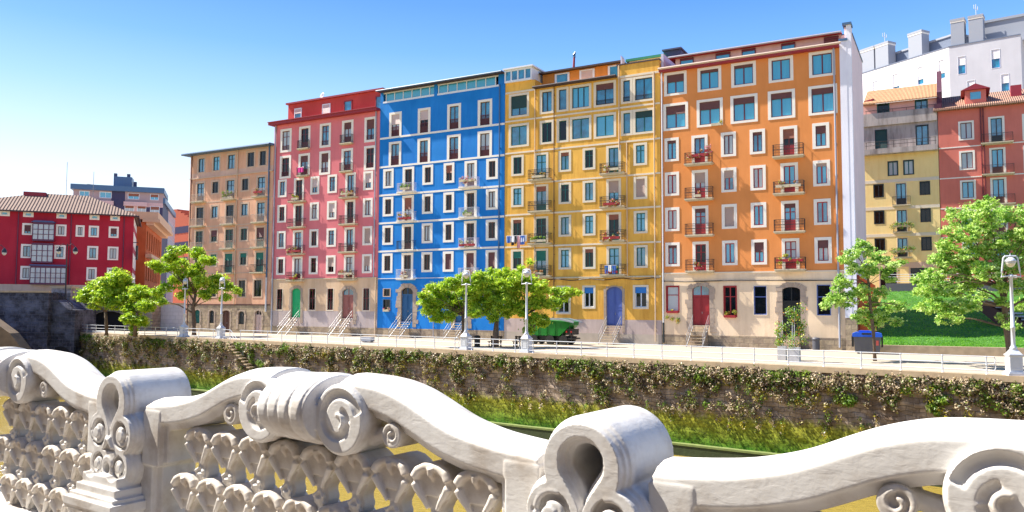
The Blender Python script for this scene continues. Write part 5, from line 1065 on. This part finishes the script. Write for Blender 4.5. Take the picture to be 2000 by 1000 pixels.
# baluster: hooded vase that splits into two legs and ends in a leaf tip
def outline(T_):
    P_ = [(0, 0), (.045, -.008), (.085, -.03), (.114, -.06), (.122, -.088), (.108, -.12), (.078, -.155), (.052, -.185), (.036, -.215), (.036, -.23), (.046, -.25), (.045, -.272), (.034, -.30), (.018, -.33), (.0, -.345)]
    return [(x * T_, z) for x, z in P_] + [(-x * T_, z) for x, z in reversed(P_[1:-1])]
a = MB(); ol = outline(1.); up_ = [q_ for q_ in ol if q_[1] >= -.155]; lo_ = [q_ for q_ in ol if q_[1] < -.11]
a.prism(up_, .14, .31); a.prism([(x * .93, -.08 + (z + .08) * .93) for x, z in up_], .128, .3); a.prism(lo_, .155, .23); a.prism([(x * .7, z) for x, z in lo_], .14, .235)
hx = [(.026, -.205), (.046, -.17), (.074, -.135), (.096, -.1), (.098, -.07), (.08, -.042), (.045, -.024), (0, -.018)]
a.tube([(-x, .128 - .012 * math.sin(i / 7 * 3.1), z) for i, (x, z) in enumerate(hx)] + [(x, .128 - .012 * math.sin((6 - i) / 7 * 3.1), z) for i, (x, z) in enumerate(reversed(hx[:-1]))], [.010, .013, .017, .021, .023, .022, .02, .02, .02, .022, .023, .021, .017, .013, .010], 10)
a.tube([(0, .11, -.022), (0, .112, -.05), (0, .13, -.075)], [.018, .016, .01], 10)
a.tube([(0, .165, -.20), (0, .155, -.235), (0, .15, -.26), (0, .16, -.30), (0, .175, -.345)], [.02, .026, .03, .02, .006], 14)
for s_ in (-1, 1): a.tube([(s_ * .012, .14, -.232), (s_ * .034, .132, -.25), (s_ * .03, .138, -.28), (s_ * .008, .155, -.318)], [.008, .012, .010, .005], 10)
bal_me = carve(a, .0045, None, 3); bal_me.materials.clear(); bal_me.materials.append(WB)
cnt = 0; extra_b = []
for c0, rows, lo, hi in ((-1.5 * SP, 4, -.15, 1.2), (-.5 * SP, 4, -1.13, 1.15), (.5 * SP, 2, -1.13, 1.15)):
    for r_ in range(rows):
        k = -6
        while k < 6:
            x = .076 + .249 * k + (.1245 if r_ % 2 else 0); k += 1
            if x < lo or x > hi: continue
            zt = -.70 - .275 * r_; top = float(np.interp(x, xs, zsm)) - .12
            if zt > top + .05: zt = top + .03
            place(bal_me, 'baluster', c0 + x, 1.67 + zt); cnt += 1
def jn(x, z): return random.uniform(-.003, .003)
for c0 in (-1.5 * SP, -.5 * SP, .5 * SP): place(rail_me, 'handrail', c0); place(orn_me, 'scroll_ornament', c0)
MB().box((-2.5 * SP, -.12, 0), (2.2 * SP, .52, .12)).box((-2.5 * SP, -.04, .12), (2.2 * SP, .44, .2)).build('base_course', WP, bal)
mh = empty('shading_market_hall', BF.w(-34, -7.2, TZ), BF.rot, 'unseen long cream market hall along the terrace behind the viewer, added to shade the balustrade', 'building')  # unseen hall added so the balustrade's front faces fall into shade
hw = MB()
for k in range(17): hw.box((k * 4.2, -.5, 0), (k * 4.2 + .9, .25, 9))
hw.box((0, -9, 0), (72, 0, 1.1)).box((0, -9, 5.4), (72, 0, 9)).box((0, -9, 1.1), (72, -1.2, 5.4)); hw.build('wall', plaster('cream_market_render', (.34, .27, .19), (.8, .7, .6), .3), mh)
wz = MB()
for k in range(16): wz.box((k * 4.2 + .9, -.6, 1.1), (k * 4.2 + 4.2, -.55, 5.4))
wz.build('window', M['glass'], mh); MB().box((-.5, -9.5, 9), (72.5, .9, 9.35)).build('cornice', M['cream'], mh)
M['terr'] = blocks('terrace_paving', (.24, .20, .165), (.21, .18, .15), (.15, .13, .11), .8, .8, .01, .1, .1)
g = MB(); g.poly([BF.w(-40, .6, TZ), BF.w(-40, -30, TZ), BF.w(40, -30, TZ), BF.w(40, .6, TZ)]); tag(g.build('terrace_floor', M['terr']), kind='structure')
qw = empty('quay_wall', BF.w(-40, .6, WZ - .6), BF.rot, 'stone quay wall under the white balustrade on the near bank', 'wall'); MB().box((0, -.5, 0), (80, 0, TZ - WZ + .596)).build('wall', mossy, qw)

# ================================================================ street things
# green tipper
tr = empty('tipper_truck', T.w(-26.1, -4.4, 0), T.rot, 'green tipper with grey rim and black machinery at its rear, parked by the ochre house', 'truck')
gp = plain('green_enamel', (.005, .18, .015), .35, var=.12, scale=2); bk = plain('black_chassis', (.015, .015, .015), .5)
MB().prism([(.0, .75), (.9, .75), (.9, 1.75), (.75, 1.9), (.1, 1.9), (0, 1.6)], -.6, .9).build('cab', gp, tr); MB().prism([(.12, 1.3), (.7, 1.3), (.7, 1.75), (.16, 1.75)], -.62, -.598).build('cab_window', M['gdark'], tr)
hp = MB().prism([(1.0, .8), (3.2, .8), (4.3, 1.75), (4.3, 2.05), (1.0, 2.2), (.95, 1.2)], -.75, 1.0)
for x in (1.05, 1.9, 2.7): hp.box((x, -.8, .85), (x + .08, -.75, 2.05))
hb = hp.build('hopper', gp, tr); MB().prism([(.92, 2.2), (3.3, 2.2), (4.6, 1.95), (4.6, 2.08), (3.3, 2.36), (.92, 2.34)], -.86, -.7).prism([(.92, 2.2), (3.3, 2.2), (4.6, 1.95), (4.6, 2.08), (3.3, 2.36), (.92, 2.34)], .95, 1.1).build('rim', M['pipeg'], hb)
ch = MB().box((.0, -.5, .45), (4.2, .8, .75)); 
for x in (3.6, 4.4): ch.tube([(x, -.7, .5), (x - .25, -.72, 1.9)], .04, 6)
ch.box((3.5, -.75, .5), (4.5, .9, .62)).box((3.9, -.7, .9), (4.4, .8, 1.4)); ch.build('chassis', bk, tr)
for x in (.65, 2.3, 3.6):
    for y in (-.82, .7): MB().tube([(x, y, .42), (x, y + .3, .42)], .42, 18).build('wheel', bk, tr)
for x in (3.85, 4.3): MB().box((x, -.78, 1.1), (x + .12, -.72, 1.25)).build('lamp', plain('red_lamp_lens', (.5, .02, .02), .3), tr)

# blue-lidded container
cn = empty('waste_container', T.w(1.15, -4.6, 0), T.rot + R(4), 'grey waste container with blue lid standing at the corner of the orange house', 'container')
gb = plain('grey_plastic', (.09, .09, .105), .5, var=.1); bl = plain('blue_plastic', (.01, .10, .60), .4)
body = MB(); body.poly([(.08, 0, .15), (1.75, 0, .15), (1.85, -.06, 1.25), (-.02, -.06, 1.25)]); body.poly([(1.75, 1, .15), (.08, 1, .15), (-.02, 1.06, 1.25), (1.85, 1.06, 1.25)]); body.poly([(1.75, 0, .15), (1.75, 1, .15), (1.85, 1.06, 1.25), (1.85, -.06, 1.25)]); body.poly([(.08, 1, .15), (.08, 0, .15), (-.02, -.06, 1.25), (-.02, 1.06, 1.25)]); body.poly([(.08, 0, .15), (.08, 1, .15), (1.75, 1, .15), (1.75, 0, .15)]); body.poly([(-.02, -.06, 1.25), (1.85, -.06, 1.25), (1.85, 1.06, 1.25), (-.02, 1.06, 1.25)])
for x in (.45, .95, 1.4): body.box((x, -.035, .3), (x + .04, .02, 1.2))
body.build('body', gb, cn); MB().prism([(-.1, 1.26), (1.93, 1.26), (1.9, 1.5), (1.7, 1.58), (.15, 1.6), (-.1, 1.5)], -.12, 1.1).box((.35, .1, 1.58), (1.3, .7, 1.72)).build('lid', bl, cn)
MB().box((.55, -.14, 1.42), (1.2, -.1, 1.55)).build('slot', bk, cn); MB().box((-.16, .3, .5), (-.02, .7, 1.3)).box((1.85, .3, .5), (1.98, .7, 1.3)).build('bracket', bk, cn)
MB().box((1.5, -.075, .65), (1.68, -.045, 1.0)).build('reflector', plain('red_white_sticker', (.6, .1, .08), .5), cn)
for x in (.3, 1.55):
    for y in (.1, .8): MB().tube([(x, y, .08), (x, y + .1, .08)], .09, 10).build('wheel', bk, cn)
# bins, bench, blocks, planters
def bin_(loc, lab, mat, r_=.26, h=.95):
    t = empty('litter_bin', loc, 0, lab, 'litter bin'); MB().lathe([(r_ * .9, 0), (r_ * .95, .05), (r_ * .95, h * .78)], n=18).build('body', mat, t); MB().lathe([(r_ * 1.05, h * .78), (r_ * 1.08, h * .84), (r_, h * .95), (r_ * .5, h)], n=18).build('lid', mat, t, True)
bin_(G(932, 677), 'slim black litter bin between the two lamps under the spreading trees', bk); bin_(T.w(-2.1, -.5, 0), 'grey litter bin against the stone base of the orange house', gb, .3, 1.0)
def bench(px, lab, w, cat='bench'):
    t = empty('bench', G(px, 677), T.rot, lab, cat); wood = plain('dark_slat_wood', (.05, .03, .025), .7)
    MB().box((0, 0, .4), (w, .14, .45)).box((0, .18, .4), (w, .32, .45)).box((0, .36, .4), (w, .5, .45)).build('seat', wood, t); MB().box((0, .5, .55), (w, .54, .68)).box((0, .52, .74), (w, .56, .88)).build('backrest', wood, t)
    for x in (.1, w - .16): MB().box((x, .02, 0), (x + .06, .1, .4)).box((x, .42, 0), (x + .06, .56, .9)).build('leg', bk, t)
bench(952, 'dark slatted bench under the middle of the tree crowns', 1.15); bench(1000, 'small dark slatted seat between the middle tree and the right tree', .6)
cb_ = empty('bench', T.w(-40.3, -11.2, 0), T.rot, 'low concrete block bench in front of the pink house', 'bench'); MB().box((0, 0, .1), (1.1, .6, .5)).build('seat', M['modmid'], cb_); MB().box((.1, .06, 0), (.35, .54, .1)).box((.75, .06, 0), (1.0, .54, .1)).build('plinth', M['copingst'], cb_)
vine = [leafmat('vine_leaf', (.13, .30, .02), (.32, .48, .05), .35, 3), leafmat('vine_leaf_dark', (.05, .14, .015), (.12, .24, .03), .3, 3), plain('red_petals', (.6, .05, .04), .6), plain('orange_petals', (.75, .28, .04), .6), plain('pink_petals', (.75, .12, .30), .6), plain('white_petals', (.8, .76, .7), .6), plain('yellow_petals', (.7, .55, .08), .6)]
def puff(name, parent, cl, size, n_, ws, facing=(0, -.4, .6)):
    P_, I_ = [], []
    for c, r_ in cl:
        for _ in range(int(n_)):
            d = rng.normal(size=3); d /= np.linalg.norm(d); d *= r_ * random.random() ** .5; P_.append((c[0] + d[0], c[1] + d[1] * .8, c[2] + d[2])); I_.append(random.choices(range(7), ws)[0])
    return leaf_cloud(name, np.array(P_), np.array(facing), size, vine, I_, parent, aspect=.6)
for i, (px, py, lab, hh, side) in enumerate(((1528, 703, 'square concrete planter with a tall leafy vine, left one before the dark doorway', 2.6, 0), (1552, 706, 'square concrete planter with a bushy flowering vine, right one before the dark doorway', 3.4, 1))):
    t = empty('planter', G(px, py), T.rot, lab, 'planter', 'concrete planters by the dark doorway'); MB().box((-.26 - .07 * side,) * 2 + (0,), (.26 + .07 * side,) * 2 + (.9,)).build('box', plain('pale_concrete', (.5, .49, .48), .9, var=.15, scale=4), t)
    MB().tube([(0, 0, .8), (.05, 0, hh)], .02, 5).tube([(-.12, 0, .8), (-.1, 0, hh * .8)], .02, 5).build('stake', M['wiron'], t)
    cl = [((random.uniform(-.28, .28), random.uniform(-.2, .2), z), random.uniform(.2, .3)) for z in np.linspace(1.0, hh - .3, 11)] if not side else [((random.uniform(-.35, .6), random.uniform(-.3, .3), z), random.uniform(.24, .42)) for z in np.linspace(1.0, hh, 18)]
    puff('foliage', t, cl, .06, 70, (7, 4, .4, .7, 0, .3, .6))
# entrance steps
def steps(x0, x1, zt, lab, run=1.9, solid=False, yoff=0.):
    t = empty('entrance_steps', T.w(x0, -.05, 0), T.rot, lab, 'steps', 'steel entrance steps of the coloured houses'); w = x1 - x0; n_ = 7
    tm = M['stone'] if solid else M['copingst']
    for k in range(n_): z = zt - (k + .0) * zt / n_ - .04; y = -.25 - k * run / n_; MB().box((0, y - .14, z - .045), (w, y + .14, z)).build('tread', tm, t)
    sm_ = MB()
    for x in (0, w): sm_.prism([], 0, 0) if False else sm_.tube([(x, -.1, zt - .05), (x, -run - .25, 0.02)], .05, 6)
    sm_.build('stringer', M['steel'], t)
    for x in (-.02, w + .02):
        h = MB().tube([(x, -.05, zt + .9), (x, -run - .25, .9)], .02, 6).tube([(x, -.1, zt + .5), (x, -run - .25, .5)], .015, 6)
        for k in (0, .5, 1): y = -.15 - k * (run + .05); z = zt * (1 - k); h.tube([(x, y, z), (x, y, z + .9)], .02, 6)
        h.build('handrail', M['steel'], t)
    if solid: MB().box((.05, -run * .55, 0), (w - .05, 0, zt - .5)).build('stone_core', M['stone'], t)
steps(-60.05, -58.75, 1.95, 'steel steps with handrails up to the green arched door'); steps(-52.3, -50.85, 1.95, 'steel steps with handrails up to the dusty red door of the pink house')
steps(-44.1, -42.75, 1.7, 'steel steps up to the left blue door of the blue house'); steps(-37.2, -35.8, 1.7, 'steel steps partly behind the lamp and trees, at the right blue door'); steps(-20.4, -19.05, 1.65, 'steel steps up to the grey-blue double door of the ochre house')
steps(-12.3, -10.95, 1.8, 'stone-backed steps with handrails up to the red double door', solid=True)
dsx = empty('entrance_steps', T.w(-4.7, 0, 0), T.rot, 'stone steps rising to the dark doorway behind the planters', 'steps')
for k in range(5): MB().box((0, -1.4 + k * .28, 0), (1.35, -1.12 + k * .28 if k < 4 else -.02, .2 + k * .2)).build('stair_step', M['stone'], dsx)
# street lamps of the upper street
dk_ = plain('black_lantern_metal', (.02, .02, .03), .45)
def lantern(px, py, depth, zbase, arms, lab):
    p = at(px, py, depth); t = empty('double_lantern', (p.x, p.y, zbase), R(8), lab, 'street lamp'); h = p.z - zbase
    MB().tube([(0, 0, 0), (0, 0, 1.2), (0, 0, h + 1.0)], [.14, .09, .06], 8).build('pole', dk_, t)
    for s_ in arms:
        MB().tube([(0, 0, h + .7), (s_ * .5, 0, h + 1.0), (s_ * .95, 0, h + .6)], .04, 6).lathe([(.05, .65), (.28, .3), (.3, .1), (.26, .05)], (s_ * .95, 0, h), 12).build('arm', dk_, t)
        MB().lathe([(.26, .08), (.24, -.1), (.12, -.25), (.02, -.28)], (s_ * .95, 0, h), 12).build('globe', M['bowl'], t, True)
lantern(131, 492, 97, 4.0, (-1, 1), 'black twin-armed lantern in front of the crimson town house'); lantern(-8, 494, 97, 4.7, (1,), 'lantern peeking in at the left edge in front of the crimson house')
wa = at(268, 492, 119); wb = empty('wall_sign', wa, R(24), 'black box sign on a bracket at the corner of the crimson town house', 'sign'); MB().box((-.2, -.9, -1.2), (.1, .6, .9)).build('box', bk, wb); MB().tube([(-.6, 0, 1.4), (.1, 0, 1.4)], .06, 6).build('bracket', bk, wb)

# potted plants, window boxes, laundry --------------------------------------
SD = {0: 'left', 1: 'right'}
def flowers(x, z, w, lab, ws, n_=110, d=.62, hang=.25, tall=.3, grp='flowers on the balconies'):
    t = empty('balcony_flowers', T.w(x, -d, z), T.rot, lab, 'potted plant', grp)
    MB().box((-w / 2, -.1, .0), (w / 2, .12, .22)).build('trough', M['redwood'] if random.random() < .4 else M['slab'], t)
    cl = [((random.uniform(-w / 2, w / 2), random.uniform(-.08, .1), random.uniform(.15 - hang, .25 + tall)), random.uniform(.12, .24)) for _ in range(max(3, int(w * 5)))]
    puff('foliage', t, cl, .045, n_, ws)
RED, PNK, GRN, MIX, YEL, WHT = (4, 2, 5, 2, 1, 1, 0), (3, 2, .5, 0, 5, 1.5, 0), (7, 4, .2, .2, 0, 0, .2), (4, 3, 2, 1, 2, 1, 1), (5, 2, .3, 1, 0, 0, 4), (3, 3, 0, 0, 1, 5, 0)
BALZ = {'orange': (16.06, 12.94, 9.74, 6.58), 'ochre': (15.83, 12.7, 9.54, 6.38), 'blue': (15.64, 12.53, 9.4, 6.33), 'pink': (15.6, 12.56, 9.42, 6.32), 'peach': (16.55, 13.42, 10.38, 7.35)}
BALX = {'orange': (-11.6, -4.02), 'ochre': (-27.33, -19.75), 'blue': (-43.4, -35.5), 'pink': (-59.3, -51.47)}
FL = ['fourth', 'third', 'second', 'first']
for hs_, r_, c_, w, ws, word, dz in (('orange', 0, 0, 1.9, RED, 'red and orange geraniums', .55), ('orange', 0, 0, .5, PNK, 'pink hanging flowers', .9), ('orange', 1, 1, 2.0, MIX, 'bushy creepers and pink flowers', .45), ('orange', 3, 1, 2.1, YEL, 'yellowish trailing plants', .6), ('orange', 3, 0, .8, RED, 'small red flowers', .1), ('orange', 1, 0, .5, RED, 'small orange flowers', .1),
    ('ochre', 0, 0, 1.4, MIX, 'mixed potted plants', .1), ('ochre', 0, 1, 1.5, MIX, 'mixed hanging plants', .2), ('ochre', 1, 1, 1.6, RED, 'orange and red flower boxes', .1), ('ochre', 2, 0, 1.7, GRN, 'tall green potted plants', .1), ('ochre', 2, 1, 1.6, RED, 'dense red and green pots', .1), ('ochre', 3, 0, 1.0, RED, 'few red flowers', .1), ('ochre', 3, 1, 1.2, GRN, 'low green pots', .1),
    ('blue', 0, 1, 1.9, PNK, 'bright pink flower troughs', .5), ('blue', 0, 0, 1.2, GRN, 'thin green plants', .2), ('blue', 1, 0, 1.7, MIX, 'flower pots with a red bloom', .1), ('blue', 1, 1, 1.0, GRN, 'green pots', .1), ('blue', 2, 1, 1.8, WHT, 'white and green potted plants', .1), ('blue', 3, 1, 1.5, MIX, 'red and green pots', .1), ('blue', 3, 0, 1.0, PNK, 'small pink pots', .1),
    ('pink', 0, 1, 1.7, MIX, 'leafy climbing pots', .2), ('pink', 0, 0, 1.0, YEL, 'yellow-green pots', .1), ('pink', 2, 0, 2.0, MIX, 'crowded flower pots', .15), ('pink', 3, 0, 1.2, YEL, 'yellow and red pots', .1), ('pink', 3, 1, 2.0, MIX, 'overgrown flower boxes', .5)):
    flowers(BALX[hs_][c_] + (.9 if word == 'pink hanging flowers' else 0), BALZ[hs_][r_] + dz, w, f'{word} on the {SD[c_]} {FL[r_]}-floor balcony of the {hs_} house', ws)
flowers(-70.8, 16.6, 1.6, 'big bright green shrub on the upper middle balcony of the peach house', GRN, 200, .45, .0, .7); flowers(-65.4, 16.9, 1.3, 'red trough plants on the upper right balcony of the peach house', RED, 60)
flowers(-14.15, 2.85, 1.0, 'window box with long trailing plant left of the red double door', YEL, 110, .12, .9, .05); flowers(-9.08, 2.5, .95, 'window box with yellow plants right of the red double door', YEL, 110, .12, .1, .35); flowers(-46.1, 2.75, .8, 'pink flower box under the small ground-floor window of the blue house', PNK, 60, .12, 0, .05)
flowers(-9.75 - .3, 19.3, .9, 'yellow flowers under a wide upper window of the orange house', YEL, 60, .12, .05, .1)
for zz, w, lab in ((11.95, 1.9, 'round hedge-like pots on the middle balcony of the pale yellow building'), (9.1, 2.0, 'bushy pots on the lowest balcony of the pale yellow building')):
    t = empty('balcony_flowers', PFr.w(-3.85, -.6, zz + .5), PFr.rot, lab, 'potted plant', 'flowers on the balconies'); MB().box((-w / 2, -.1, 0), (w / 2, .1, .25)).build('trough', M['slab'], t)
    puff('foliage', t, [((x, 0, random.uniform(.05, .4)), .36) for x in np.linspace(-w / 2, w / 2, 7)], .06, 160, (5, 5, .6, .6, .3, 0, 0))
# laundry
def cloth(mb, x, z, w, h, y, ph=0.):
    n_ = 8; k = len(mb.v)
    for i in range(n_ + 1):
        for j in range(4): mb.v.append((x + w * i / n_, y + .05 * math.sin(i * 1.7 + ph) * (j / 3) - .004, z - h * j / 3 * (1 + .06 * math.sin(i * 2.3 + ph))))
    for i in range(n_):
        for j in range(3): a_ = k + i * 4 + j; mb.f.append((a_, a_ + 4, a_ + 5, a_ + 1)); mb.m.append(0)
    return mb
wc = plain('white_linen', (.75, .74, .76), .9); bc = plain('blue_cotton', (.05, .13, .42), .9); kc = plain('black_cotton', (.02, .02, .03), .9); pc = plain('pink_cotton', (.6, .28, .3), .9); mg = plain('magenta_towel', (.65, .03, .25), .9)
def laundry(x, z, y, lab, items, L):
    t = empty('laundry', T.w(x, y, z), T.rot, lab, 'laundry'); MB().tube([(0, 0, 0), (L, 0, 0)], .012, 5).tube([(0, 0, 0), (0, -y, 0)], .012, 5).tube([(L, 0, 0), (L, -y, 0)], .012, 5).build('clothes_line', M['steel'], t)
    for i, (dx, w, h, m_, nm) in enumerate(items): cloth(MB(), dx, 0, w, h, -.02 * (i % 2), i).build(nm, m_, t)
laundry(-31.0, 10.35, -.45, 'washing line with white sheet and dark clothes below an ochre house window', [(0, 2.3, .62, wc, 'sheet'), (.1, .4, .7, bc, 'shirt'), (.55, .35, .95, kc, 'shirt'), (.95, .25, .8, kc, 'shirt'), (1.25, .35, 1.25, pc, 'towel'), (1.6, .5, .9, bc, 'shirt')], 2.35)
laundry(-20.4, 7.2, -.72, 'blue clothes on the lowest right balcony of the ochre house', [(.0, .35, .75, bc, 'shirt'), (.4, .3, .6, wc, 'shirt'), (.75, .4, .8, bc, 'shirt')], 1.2)
laundry(-59.1, 19.5, -.5, 'magenta towel over the upper left balcony of the pink house', [(.0, .9, .6, mg, 'towel')], .95)
# roof dish
dsh = empty('satellite_dish', T.w(-58.6, 3, 27.75), T.rot + R(-15), 'satellite dish on the roof of the pink house', 'satellite dish'); MB().tube([(0, 0, 0), (0, 0, .7)], .04, 6).build('mast', M['steel'], dsh)
dd = MB().lathe([(.02, 0), (.25, .04), (.42, .14), (.42, .16), (.25, .07), (.02, .03)], n=20); q = Matrix.Rotation(R(75), 4, 'X'); dd.v = [tuple(q @ Vector(v) + Vector((0, 0, 1.0))) for v in dd.v]; dd.build('dish', M['pipeg'], dsh, True)
